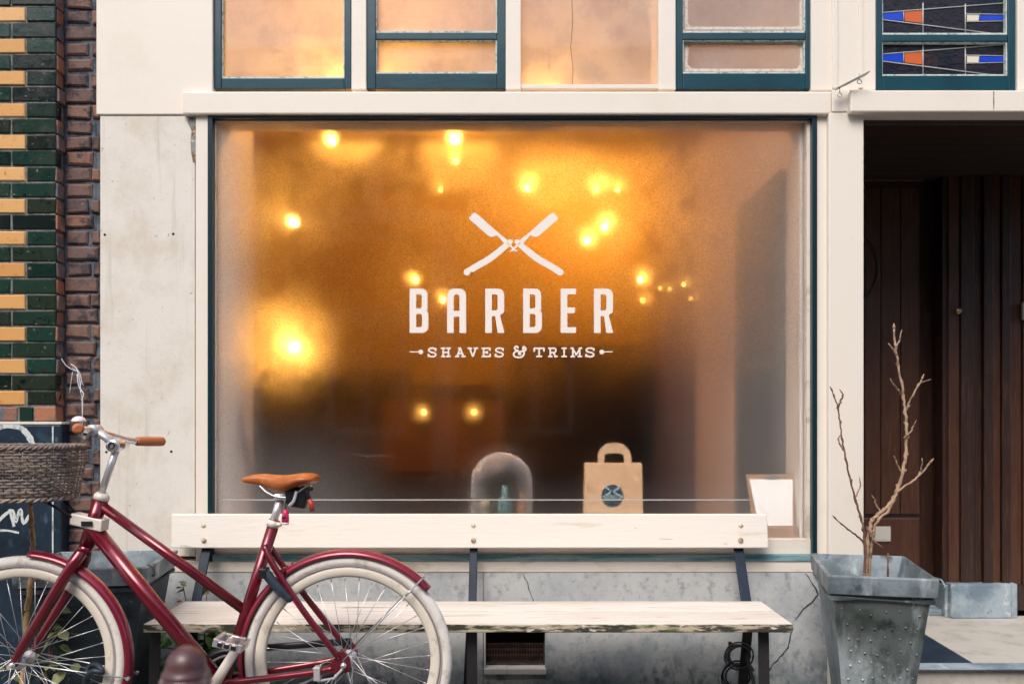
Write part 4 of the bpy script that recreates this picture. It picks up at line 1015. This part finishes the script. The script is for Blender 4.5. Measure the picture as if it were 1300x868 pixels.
# ------------------------------------------------------------------ coiled cable hung on the bench leg
cb = thing('cable_coil', P(940,835,-.17), 'coiled grey and black cable hooked on the right rear leg of the bench', 'cable')
def coil(cx, cy, r, n, m, col):
    pts = []
    for k in range(n*18):
        a = 2*PI*k/18; rr2 = r*(1+.18*math.sin(a*.37+1)+.08*math.sin(a*.81)); pts.append(P(cx + rr2*math.cos(a)*1.1, cy + rr2*math.sin(a), -.20 + .03*math.sin(a*.23)+.01*math.sin(a)))
    mb = MB(); mb.tube(pts, .0036, 6); mb.build('loop', m, cb)
coil(938, 832, 14, 5, pmat('grey_cable', lin(96,102,106), .4), 0); coil(937, 858, 16, 3, pmat('black_cable', lin(26,28,32), .45), 0)
mb = MB(); mb.lathe([(0,-.014),(.008,-.012),(.008,.012),(0,.014)], P(927,818,-.21), 'z', 10); mb.build('plug', pmat('red_plug', lin(120,40,44), .4), cb)

# cobweb thread above the handlebar
cw = MB()
webm = pmat('white_thread', lin(220,220,224), .8)
yy = -.03
for pts, r_ in (([(78,455),(84,464),(94,470),(100,470)], .0016), ([(90,462),(97,468),(101,482),(103,500)], .0022), ([(96,466),(103,478),(102,496),(105,508),(104,535)], .0016), ([(92,467),(100,474),(106,490)], .0012), ([(104,505),(104.5,560)], .0011), ([(92,472),(88,500)], .0013), ([(98,475),(100,490),(106,500),(103,508)], .0026)):
    cw.tube(smooth_path([P(a,b,yy) for a,b in pts], 4), r_, 5)
tag(cw.build('cobweb', webm), 'white tangled thread hanging from the dark brick strip above the handlebar', 'thread')
# ------------------------------------------------------------------ bicycle
BY = -.85
def B(px, py, dy=0.0): return Vector((X(px, BY), BY + dy, Z(py, BY)))
M['red'] = pmat('dark_red_metallic_paint', lin(118,20,38), .28, metal=.45, coat=.8, layers=((lin(96,14,30), 12, .5, .7),))
M['fender'] = pmat('crimson_fender_paint', lin(136,28,54), .3, metal=.3, coat=.7)
M['tyre'] = pmat('cream_rubber', lin(226,220,212), .78, layers=((lin(186,177,165), 14, .5, .7), (lin(150,140,128), 60, .66, .74)), bump=.4, bscale=120)
M['rim'] = pmat('cream_rim_enamel', lin(226,216,200), .4, layers=((lin(200,188,170), 20, .55, .7),))
M['chrome'] = pmat('polished_alloy', lin(222,220,222), .2, metal=.8)
M['alloy'] = pmat('satin_alloy', lin(214,212,212), .34, metal=.55)
M['whitealloy'] = pmat('pale_painted_alloy', lin(226,216,204), .35, coat=.3)
M['spokes'] = pmat('steel_spoke', lin(206,206,208), .3, metal=.75)
M['tan'] = pmat('tan_leather', lin(186,104,48), .38, layers=((lin(164,86,38), 9, .5, .7), (lin(204,126,68), 24, .6, .72)), bump=.12, bscale=120, coat=.15)
M['tangrip'] = pmat('tan_grip', lin(184,108,66), .5, bump=.4, bscale=70, bstretch=(1,1,1))
M['black'] = pmat('black_plastic', lin(26,28,34), .4)
M['wicker'] = pmat('grey_brown_wicker', (0,0,0,1), .75, attr=(lin(112,98,90), lin(142,126,116), lin(96,84,78), lin(166,150,138)), layers=((lin(60,50,48), 30, .55, .7),), bump=.5, bscale=100)
bike = thing('bicycle', (X(240,BY), BY, 0), 'dark red city bicycle with cream tyres, tan saddle and wicker basket before the bench', 'bicycle')
RH, FH = B(442,836), B(30,837)
bb = B(283,870)
def frame_tube(mb, a, b, r, seg=16, **k): mb.tube([a, b], r, seg, **k)
mb = MB()
st_top = B(347,655); 
hd_t, hd_b = B(128,634), B(110,692)
mb.tube([B(349,660), bb], .0195, 18)                               # seat tube
mb.tube([B(127,640), B(316,778)], .0172, 18)                       # upper tube
mb.tube([B(117,668), B(200,772), bb], .0262, 20)                   # down tube
mb.tube([hd_t, hd_b], .0245, 20)
for s in (-1, 1):
    dy = s*.056
    mb.tube(smooth_path([B(338,691,s*.022), B(352,716,s*.040), B(390,770,dy), B(436,829,s*.066)], 4), [.0110]*10+[.0100]*3, 12)      # seat stays
    mb.tube(smooth_path([B(290,862,s*.036), B(330,857,s*.046), B(400,847,s*.060), B(428,841,s*.066)], 4), .0118, 12)       # chain stays
    # drop-out plate
    y0 = BY + s*.066
    q = [(420,840),(428,831),(434,820),(441,819),(449,828),(451,838),(447,845),(438,847),(424,847)]
    mb.prism([(X(a,BY), Z(b,BY)) for a, b in q], y0-.0045, y0+.0045)
mb.tube([B(362,722,-.042), B(362,722,.042)], .008, 10)
mb.lathe([(.021,-.036),(.023,-.03),(.023,.03),(.021,.036),(0,.036)], bb, 'y', 20)
mb.lathe([(0,-.036),(.021,-.036)], bb, 'y', 20)
frame = mb.build('frame', M['red'], bike)
mb = MB(); mb.tube([hd_t + (hd_t-hd_b).normalized()*.0005, hd_t + (hd_t-hd_b).normalized()*.014, hd_t + (hd_t-hd_b).normalized()*.024], [.0265,.0255,.018], 18); mb.build('headset', M['whitealloy'], bike)
# fork
mb = MB(); 
mb.tube([hd_b, B(107,702)], .023, 16)
for s in (-1, 1):
    mb.tube(smooth_path([B(106,700,s*.012), B(98,717,s*.040), B(84,742,s*.052), B(58,786,s*.054), B(36,823,s*.054), B(29,838,s*.054)], 4), [.021]*4+[.0185]*6+[.0165]*6+[.0135]*5, 14)
mb.build('fork', M['red'], bike)
def wheel(c, name='wheel'):
    mb = MB()
    mb.lathe([(.311,-.0125),(.306,-.0145),(.285,-.0125),(.278,-.006),(.278,.006),(.285,.0125),(.306,.0145),(.311,.0125)], c, 'y', 96, closed=True)
    w = mb.build(name, M['rim'], bike)
    mb = MB(); ell = []
    for k in range(16):
        a = 2*PI*k/16; ell.append((.3315 + .0200*math.cos(a), .0195*math.sin(a)))
    mb.lathe(ell, c, 'y', 112, closed=True)
    mb.build('tyre', M['tyre'], w)
    mb = MB(); mb.lathe([(.3135,-.0168),(.3165,-.0182),(.3185,-.0192),(.3165,-.0172)], c, 'y', 96, closed=True); mb.build('rim_edge_shade', pmat('grey_rim_edge_shade', lin(168,156,166), .4), w)  # purple-grey ring paints the shadow along the rim edge
    mb = MB(); mb.lathe([(0,-.040),(.012,-.040),(.024,-.034),(.024,-.028),(.013,-.024),(.013,.024),(.024,.028),(.024,.034),(.012,.040),(0,.040)], c, 'y', 24); mb.tube([c+Vector((0,-.085,0)), c+Vector((0,.085,0))], .006, 10); mb.build('hub', M['alloy'], w)
    for i in range(36):
        side = -1 if i % 2 else 1
        a = 2*PI*i/36 + .04; lead_ = (1 if (i//2) % 2 else -1) * 1.15
        h = c + Vector((.022*math.cos(a+lead_), side*.031, .022*math.sin(a+lead_))); e = c + Vector((.279*math.cos(a), side*.003, .279*math.sin(a)))
        mb = MB(); mb.tube([h, e], .00115, 5)
        d = (e-h).normalized(); mb.tube([e - d*.014, e], .0019, 5)
        mb.build('spoke', M['spokes'], w)
    return w
rw = wheel(RH); fw = wheel(FH)
mb = MB(); mb.lathe([(0,-.088),(.008,-.088),(.0105,-.080),(.0105,-.071),(0,-.071)], RH, 'y', 12); mb.build('axle_nut', M['chrome'], rw)
mb = MB(); mb.lathe([(0,-.074),(.008,-.074),(.0105,-.068),(.0105,-.060),(0,-.060)], FH, 'y', 12); mb.build('axle_nut', M['chrome'], fw)
def fender(c, a0, a1, r):
    mb = MB(); n = 48
    sec = [(-.028,-.012),(-.026,-.005),(-.018,.003),(-.007,.0065),(.007,.0065),(.018,.003),(.026,-.005),(.028,-.012)]
    sec = sec + [(y*.93, z-.0022) for y, z in sec[::-1]]
    rings = []
    for k in range(n+1):
        a = math.radians(a0 + (a1-a0)*k/n); rr2 = r
        rings.append([mb.bm.verts.new((c.x + (rr2+z)*math.cos(a), c.y + y, c.z + (rr2+z)*math.sin(a))) for y, z in sec])
    m = len(sec)
    for A, Bq in zip(rings, rings[1:]):
        for j in range(m): mb.face([A[j], A[(j+1)%m], Bq[(j+1)%m], Bq[j]], 0, True)
    mb.face(rings[0], 0); mb.face(rings[-1][::-1], 0)
    return mb.build('fender', M['fender'], bike)
rfen = fender(RH, 41.0, 201, .3645); ffen = fender(FH, 86, -24, .3645)
for s in (-1, 1):
    a = RH + Vector((-.004, s*.074, .014)); e = B(539,730); e.y = BY + s*.034
    mb = MB(); mb.tube([a, e], .0024, 8); mb.tube([e + (a-e).normalized()*.055, e + (a-e).normalized()*.085], .004, 8); mb.tube([e+Vector((0,-s*.006,0)), e + Vector((0,s*.006,0))], .005, 8); mb.build('fender_stay', M['spokes'], rfen)
    a = FH + Vector((.004, s*.064, .008)); e = B(168,857); e.y = BY + s*.034
    mb = MB(); mb.tube([a, e], .0024, 8); mb.tube([e+Vector((0,-s*.006,0)), e+Vector((0,s*.006,0))], .006, 8); mb.build('fender_stay', M['spokes'], ffen)
# seat post, clamp, saddle
mb = MB(); mb.tube([B(344,672), B(356,633)], .0133, 18); sp = mb.build('seat_post', M['alloy'], bike)
mb = MB(); mb.tube([B(346,668.5), B(348.5,660)], .0212, 18); c = B(357,665,-.0); mb.tube([c+Vector((-.012,-.012,0)), c+Vector((.004,-.012,0))], .007, 10); mb.build('clamp', M['whitealloy'], sp)
us = [307,309,314,322,333,345,356,367,378,388,396,401,403]
tp = [608,606,604,601.8,600.8,601.6,603,602.6,600.8,600,600.4,602.5,607]
bt = [610,612,613.2,614.6,616.5,621,626,624,617.5,615,613.8,613,611.5]
hw_ = [.004,.012,.018,.022,.026,.034,.048,.064,.076,.081,.078,.066,.045]
mb = MB(); rings = []
NS = 20
for u, t_, b_, w_ in zip(us, tp, bt, hw_):
    zt_, zb_ = Z(t_,BY), Z(b_,BY); ring = []
    for k in range(NS):
        a = 2*PI*k/NS; cx_, sx_ = math.cos(a), math.sin(a)
        yv = w_*math.copysign(abs(cx_)**.75, cx_)
        zc_ = zt_ - (zt_-zb_)*.45; 
        zv = zc_ + (zt_-zc_)*sx_ if sx_ > 0 else zc_ + (zc_-zb_)*sx_*(1.0 if abs(cx_) > .3 else .75)
        ring.append(mb.bm.verts.new((X(u,BY), BY+yv, zv)))
    rings.append(ring)
for A, Bq in zip(rings, rings[1:]):
    for k in range(NS): mb.face([A[k], A[(k+1)%NS], Bq[(k+1)%NS], Bq[k]], 0, True)
mb.face(rings[0], 0, True); mb.face(rings[-1][::-1], 0, True)
sad = mb.build('saddle', M['tan'], bike, sub=1)
for s in (-1, 1):
    mb = MB(); mb.tube(smooth_path([B(330,615,s*.012), B(342,625,s*.020), B(356,630,s*.022), B(372,629,s*.024), B(392,616,s*.04)], 4), .0036, 8); mb.build('rail', M['chrome'], sad)
mb = MB(); mb.box(X(350,BY), X(366,BY), BY-.022, BY+.022, Z(634,BY), Z(626,BY)); mb.build('rail_clamp', M['alloy'], sad, bevel=.003)
mb = MB(); mb.hexa([B(366,642,-.03),B(390,646,-.03),B(390,646,.03),B(366,642,.03),B(363,618,-.035),B(397,618,-.035),B(397,618,.035),B(363,618,.035)]); tl = mb.build('saddle_bag', M['black'], sad, bevel=.012)
mb = MB(); mb.tube(smooth_path([B(380,622,-.038),B(377,634,-.042),B(370,641,-.036)],4), .0055, 8, flat=(.5,1)); mb.build('strap', M['alloy'], tl)
mb = MB(); mb.tube(smooth_path([B(386,617,-.03),B(391,621,-.035),B(396,632,-.035)],4), .0065, 10); cbl = mb.build('lock_cable', M['black'], sad)
mb = MB(); mb.tube([B(396,632,-.035),B(398.5,640,-.035),B(400,647,-.035)], .0085, 12); mb.build('cable_tip', pmat('orange_red_tip', lin(176,62,40), .4), cbl)
mb = MB(); mb.tube([B(366,628,-.03), B(366,647,-.032)], .0018, 6); kt = mb.build('tag_cord', M['black'], sad)
mb = MB(); mb.tube([B(366,645,-.032),B(365.6,650,-.032),B(365.4,657,-.032),B(365.3,661,-.032)], [.007,.0105,.0125,.0120], 14); mb.build('key_tag', pmat('pink_tag', lin(206,44,92), .35), kt)
mb = MB(); mb.tube([B(365.3,661.2,-.032),B(365.3,664,-.032)], [.0122,.0118], 14); mb.build('tag_end', pmat('white_tag_end', lin(236,220,216), .5), kt)
mb = MB(); mb.lathe([(0,-.0135),(.006,-.0132),(.006,-.0105)], B(364.8,654.5,-.032), 'y', 12); mb.build('tag_mark', pmat('navy_mark', lin(50,36,90), .5), kt)
# stem and handlebar
mb = MB(); mb.tube([B(128,628), B(149,566)], .0118, 16); stem = mb.build('stem', M['alloy'], bike)
pv = B(147,565)
mb = MB(); mb.lathe([(0,-.030),(.012,-.030),(.022,-.026),(.0235,-.018),(.0235,.018),(.022,.026),(0,.028)], pv, 'y', 24); mb.build('pivot_joint', M['chrome'], stem)
mb = MB(); mb.lathe([(.008,-.0335),(.012,-.0335),(.012,-.031),(.008,-.031)], pv, 'y', 20, closed=True); mb.build('bolt_ring', M['black'], stem)
cl_ = B(120,546)
mb = MB(); mb.tube([pv, (pv+cl_)/2+Vector((0,0,.004)), cl_], [.020,.0165,.018], 16, flat=(1.1,.8)); mb.lathe([(0,-.026),(.019,-.026),(.019,.026),(0,.026)], cl_, 'y', 20); mb.build('stem_arm', M['alloy'], stem)
nb_s, nb_e = Vector((-1.376,-1.030,1.128)), Vector((-1.318,-1.140,1.128))
fb_s, fb_e = Vector((-1.352,-.665,1.079)), Vector((-1.293,-.560,1.076))
mb = MB()
path = smooth_path([fb_s, Vector((-1.372,-.715,1.088)), Vector((-1.398,-.775,1.105)), cl_, Vector((-1.408,-.93,1.124)), Vector((-1.394,-.99,1.128)), nb_s], 5)
mb.tube(path, .0115, 14); hb = mb.build('handlebar', M['chrome'], bike)
for a, b in ((nb_s, nb_e), (fb_s, fb_e)):
    d = (b-a).normalized(); mb = MB(); l_ = (b-a).length
    mb.tube([a, a+d*.004, a+d*.012, a+d*.05, a+d*(l_-.02), a+d*(l_-.006), b], [.0125,.0155,.0165,.0172,.0175,.0165,.010], 18); mb.build('grip', M['tangrip'], hb)
bc = Vector((-1.388,-1.000,1.150))
mb = MB(); mb.lathe([(.0,.018),(.010,.0165),(.018,.011),(.022,.003),(.0225,0),(0,0)], bc, 'z', 24); mb.lathe([(.006,-.02),(.006,0)], bc, 'z', 10); mb.build('bell', pmat('white_bell', lin(226,220,226), .25, coat=.6), hb)
mb = MB(); mb.tube([nb_s+Vector((0,0,-.012)), nb_s+Vector((.02,-.0,-.030)), nb_s+Vector((.045,-.06,-.034))], [.006,.005,.004], 8); mb.build('brake_lever', M['alloy'], hb)
# front carrier bracket and basket
mb = MB()
mb.hexa([B(93,664,-.028),B(133,674,-.028),B(133,674,.028),B(93,664,.028),B(95,650,-.028),B(135,659,-.028),B(135,659,.028),B(95,650,.028)]); rk = mb.build('front_carrier', M['whitealloy'], bike, bevel=.004)
mb = MB(); mb.box(X(109,BY), X(123,BY), BY-.034, BY-.029, Z(666,BY), Z(660,BY)); mb.build('lamp_lens', M['black'], rk, bevel=.001)
mb = MB()
for s in (-1, 1): mb.tube([B(96,655,s*.024), Vector((-1.55,BY+s*.05,.886)), Vector((-1.84,BY+s*.05,.886))], .005, 8)
mb.tube([Vector((-1.60,BY-.06,.886)), Vector((-1.60,BY+.06,.886))], .005, 8); mb.build('carrier_bar', M['black'], rk)
# wicker basket: stakes and woven rods
bz0, bz1 = .895, 1.062; bcx, bcy = -1.70, BY; ns = 56
def bring(f, k, off=0.0):
    """point on the basket wall: f 0..1 from base to rim"""
    t = 2*PI*k/ns; flare = .90 + .14*f - .05*max(0, f-.85)/.15
    a, b = .232*flare + off, .165*flare + off
    n = 2.7
    ct, s_ = math.cos(t), math.sin(t)
    return Vector((bcx + a*math.copysign(abs(ct)**(2/n), ct), bcy + b*math.copysign(abs(s_)**(2/n), s_), bz0 + (bz1-bz0)*f))
mb = MB(); rl = mb.attr()
def settube(*a, **k):
    n0 = len(mb.bm.faces); mb.tube(*a, **k); mb.bm.faces.ensure_lookup_table(); r = R.random()
    for f in mb.bm.faces[n0:]: f[rl] = min(1, max(0, r))
for k in range(ns):
    settube([bring(f, k) + Vector((0,0,R.uniform(-.001,.001))) for f in (0,.33,.66,1.0)], .0024, 5)
rows = 16
for i in range(rows):
    f = .02 + .93*i/(rows-1)
    pts = []
    for q in range(ns*2):
        k = q/2; ph = 1 if (int(k) + i) % 2 == 0 else -1
        off = .0034*ph*(1 if q % 2 == 0 else 0)
        pts.append(bring(f + R.uniform(-.006,.006), k, off))
    settube(pts, .0034, 5, closed=True)
bsk = mb.build('basket', M['wicker'], bike)
mb = MB(); rl = mb.attr()
for ph in range(3):
    pts = [bring(.985, q/3) + Vector((0,0,.005)) + (Vector((math.cos(2*PI*q/3/ns), math.sin(2*PI*q/3/ns), 0))*math.cos(q*.9+ph*2.09) + Vector((0,0,1))*math.sin(q*.9+ph*2.09))*.0050 for q in range(ns*3)]
    settube(pts, .0048, 6, closed=True)
for ph in range(2):
    pts = [bring(.0, q/3) + (Vector((math.cos(2*PI*q/3/ns), math.sin(2*PI*q/3/ns), 0))*math.cos(q*.9+ph*PI) + Vector((0,0,1))*math.sin(q*.9+ph*PI))*.0045 for q in range(ns*3)]
    settube(pts, .0045, 6, closed=True)
mb.build('rim_braid', M['wicker'], bsk)
mb = MB(); vs = [mb.bm.verts.new(bring(.03, k, -.004)) for k in range(ns)]; mb.face(vs); vs2 = [mb.bm.verts.new(bring(.0, k, -.004)) for k in range(ns)]; mb.face(vs2[::-1])
for k in range(ns): mb.face([vs[k], vs[(k+1)%ns], vs2[(k+1)%ns], vs2[k]])
mb.build('basket_base', pmat('dark_wicker_base', lin(60,50,46), .8), bsk)
# crank, pedal, chainring, chain case
mb = MB(); ca, ce = P(270,872,BY-.07), P(302,820,BY-.085)
mb.tube([ca, (ca+ce)/2, ce], [.019,.0165,.0150], 14, flat=(.6,1)); mb.lathe([(0,-.012),(.016,-.012),(.018,-.004),(.018,.01),(0,.01)], ca, 'y', 18); mb.lathe([(0,-.010),(.015,-.010),(.015,.008),(0,.008)], ce, 'y', 18); crk_ = mb.build('crank', M['whitealloy'], bike)
pc = P(294,815,BY-.14); e0 = Euler((0, math.radians(14), 0)).to_matrix()
mb = MB()
def obox(mb, c, hx, hy, hz, m3):
    q = [c + m3 @ Vector((sx*hx, sy*hy, sz*hz)) for sz in (-1,1) for sx, sy in ((-1,-1),(1,-1),(1,1),(-1,1))]; mb.hexa(q)
for sx in (-1, 1): obox(mb, pc + e0 @ Vector((sx*.040,0,0)), .007, .046, .013, e0)
for sy in (-1, 1): obox(mb, pc + e0 @ Vector((0,sy*.042,0)), .034, .006, .012, e0)
obox(mb, pc, .012, .037, .010, e0)
for k in (-1,0,1): obox(mb, pc + e0 @ Vector((k*.022,-.049,0)), .006,.002,.008,e0)
ped = mb.build('pedal', M['chrome'], crk_, bevel=.0025)
mb = MB(); 
for k in (-1.0,.0,1.0): obox(mb, pc + e0 @ Vector((k*.022,-.0515,0)), .0075,.0012,.0065,e0)
mb.build('pedal_reflector', M['black'], ped)
mb = MB(); fc = bb + Vector((0,.058,0)); mb.lathe([(.082,-.003),(.092,-.003),(.092,.003),(.082,.003)], fc, 'y', 48, closed=True)
for k in range(5):
    a = 2*PI*k/5; mb.tube([fc, fc+Vector((.084*math.cos(a),0,.084*math.sin(a)))], .006, 6)
mb.build('chainring', M['alloy'], bike)
mb = MB(); mb.lathe([(.094,-.008),(.108,-.010),(.112,0),(.108,.010),(.094,.008)], fc, 'y', 48, closed=True)
q = [(283,825),(440,815),(452,836),(440,856),(283,905),(250,890),(246,850)]
d1 = fc + Vector((.01,0,.105)); d2 = RH + Vector((0,.058,.045)); mb.tube([d1,d2], .012, 8, flat=(.5,1)); d3 = fc + Vector((.01,0,-.105)); d4 = RH+Vector((0,.058,-.045)); mb.tube([d3,d4], .012, 8, flat=(.5,1)); mb.build('chain_case', M['black'], bike)
ce2 = fc + Vector((.095,.02,-.13)); mb = MB(); mb.tube([fc+Vector((0,.02,0)), ce2], .014, 10, flat=(.6,1)); mb.build('crank', M['whitealloy'], bike)
# brake arm strap at the rear hub
mb = MB(); mb.box(X(405,BY), X(413,BY), BY-.082, BY-.052, Z(855,BY), Z(838,BY)); mb.tube([B(409,856,-.074), B(430,852,-.076), B(441,840,-.079)], .005, 8, flat=(.5,1)); mb.build('brake_arm', M['alloy'], bike, bevel=.002)
# frame lock on the seat stays and the cable lock at the front wheel
mb = MB(); mb.tube(smooth_path([B(338,719,-.055),B(345,725,-.058),B(358,741,-.06),B(370,753,-.058),B(376,758,-.055)],4), [.010]*3+[.0165]*8+[.013]*4+[.008,.006], 14); fl_ = mb.build('frame_lock', pmat('dark_slate_plastic', lin(44,56,66), .35), bike)
mb = MB(); mb.box(X(338,BY)-.004, X(346,BY), BY-.078, BY-.03, Z(729,BY), Z(717,BY)); mb.build('lock_head', M['black'], fl_, bevel=.003)
mb = MB(); lockp = [(116,862),(114,848),(120,842),(130,842),(138,848),(128,846),(117,854),(112,866),(120,874)]
mb.tube(smooth_path([B(a,b,-.03+.02*math.sin(i)) for i,(a,b) in enumerate(lockp)], 5), .0095, 10); mb.build('cable_lock', pmat('blue_black_cable', lin(30,42,52), .5), bike)
# tail of the light fixing on the rear stay bridge
mb = MB(); mb.tube([B(362,722), B(372,715)], .007, 10); mb.build('fender_bridge', M['fender'], bike)
# ------------------------------------------------------------------ camera, light, world
cam = bpy.data.cameras.new('camera'); co = bpy.data.objects.new('camera', cam); COL.objects.link(co)
co.location = (0, -D, H); co.rotation_euler = (math.radians(90), 0, 0)
cam.sensor_width = 36; cam.lens = 36*K/1300; cam.shift_y = (535-434)/1300.0; cam.clip_end = 500; cam.clip_start = .05
cam.dof.use_dof = True; cam.dof.focus_distance = 3.3; cam.dof.aperture_fstop = 2.2
sc.camera = co
w = bpy.data.worlds.new('World'); sc.world = w; w.use_nodes = True
nt = w.node_tree; bg = nt.nodes['Background']
sky = nt.nodes.new('ShaderNodeTexSky'); sky.sky_type = 'NISHITA'; sky.sun_disc = False
EL, AZ = math.radians(50), math.radians(200)      # the sun high behind the viewer, a little to the left
sky.sun_elevation = EL; sky.sun_rotation = AZ; sky.air_density = 1.0; sky.dust_density = 3.0; sky.ozone_density = 1.0
nt.links.new(sky.outputs[0], bg.inputs[0]); bg.inputs[1].default_value = .12
sl_ = bpy.data.lights.new('sun', 'SUN'); so = bpy.data.objects.new('sun', sl_); COL.objects.link(so)
sl_.energy = 1.3; sl_.angle = math.radians(30); sl_.color = (1, .965, .915)
dirv = Vector((math.sin(AZ)*math.cos(EL), math.cos(AZ)*math.cos(EL), math.sin(EL)))
so.rotation_euler = dirv.to_track_quat('Z', 'Y').to_euler()
vs_ = sc.view_settings; vs_.view_transform = 'Standard'; vs_.look = 'None'; vs_.gamma = 1; vs_.use_curve_mapping = False
vs_.exposure = .81
sc.render.engine = 'CYCLES'; cy = sc.cycles
cy.use_denoising = True
try: cy.denoiser = 'OPENIMAGEDENOISE'
except Exception: pass
cy.max_bounces = 10; cy.diffuse_bounces = 4; cy.glossy_bounces = 4; cy.transmission_bounces = 8; cy.transparent_max_bounces = 12
cy.sample_clamp_indirect = 6; cy.caustics_reflective = False
# the row of houses across the street, which the panes and the chrome mirror
oh = thing('street_house', (0, -13, 0), 'dark brick house row across the street behind the viewer, mirrored dimly in the panes', 'house')
ob = pmat('opposite_brick', lin(84,64,56), .9); ow = pmat('opposite_window_frame', lin(236,228,216), .6); og = pmat('opposite_pane', lin(40,44,50), .1)
mb = MB(); mb.box(-16, 16, -19, -13, 0, 8.5); mb.build('wall', ob, oh)
mb = MB(); mb.box(-16, -1.1, -12.999, -12.90, 5.0, 5.3); mb.build('cornice', ow, oh)
for x0, x1, z0, z1 in ((-1.55, -1.1, 0, 4.999), (-2.9, -2.5, 5.301, 7.4), (4.6, 5.0, 0, 7.6)):
    mb = MB(); mb.box(x0, x1, -12.998, -12.91, z0, z1); mb.build('pilaster', ow, oh)
for i in range(9):
    for j in range(2):
        x = -13.5 + i*3.3; z = .9 + j*3.8
        mb = MB(); mb.box(x, x+1.5, -12.999, -12.95, z, z+2.4); f = mb.build('window', ow, oh)
        mb = MB(); mb.box(x+.12, x+.70, -12.949, -12.94, z+.12, z+2.28); mb.build('pane', og, f)
        mb = MB(); mb.box(x+.80, x+1.38, -12.949, -12.94, z+.12, z+2.28); mb.build('pane', og, f)
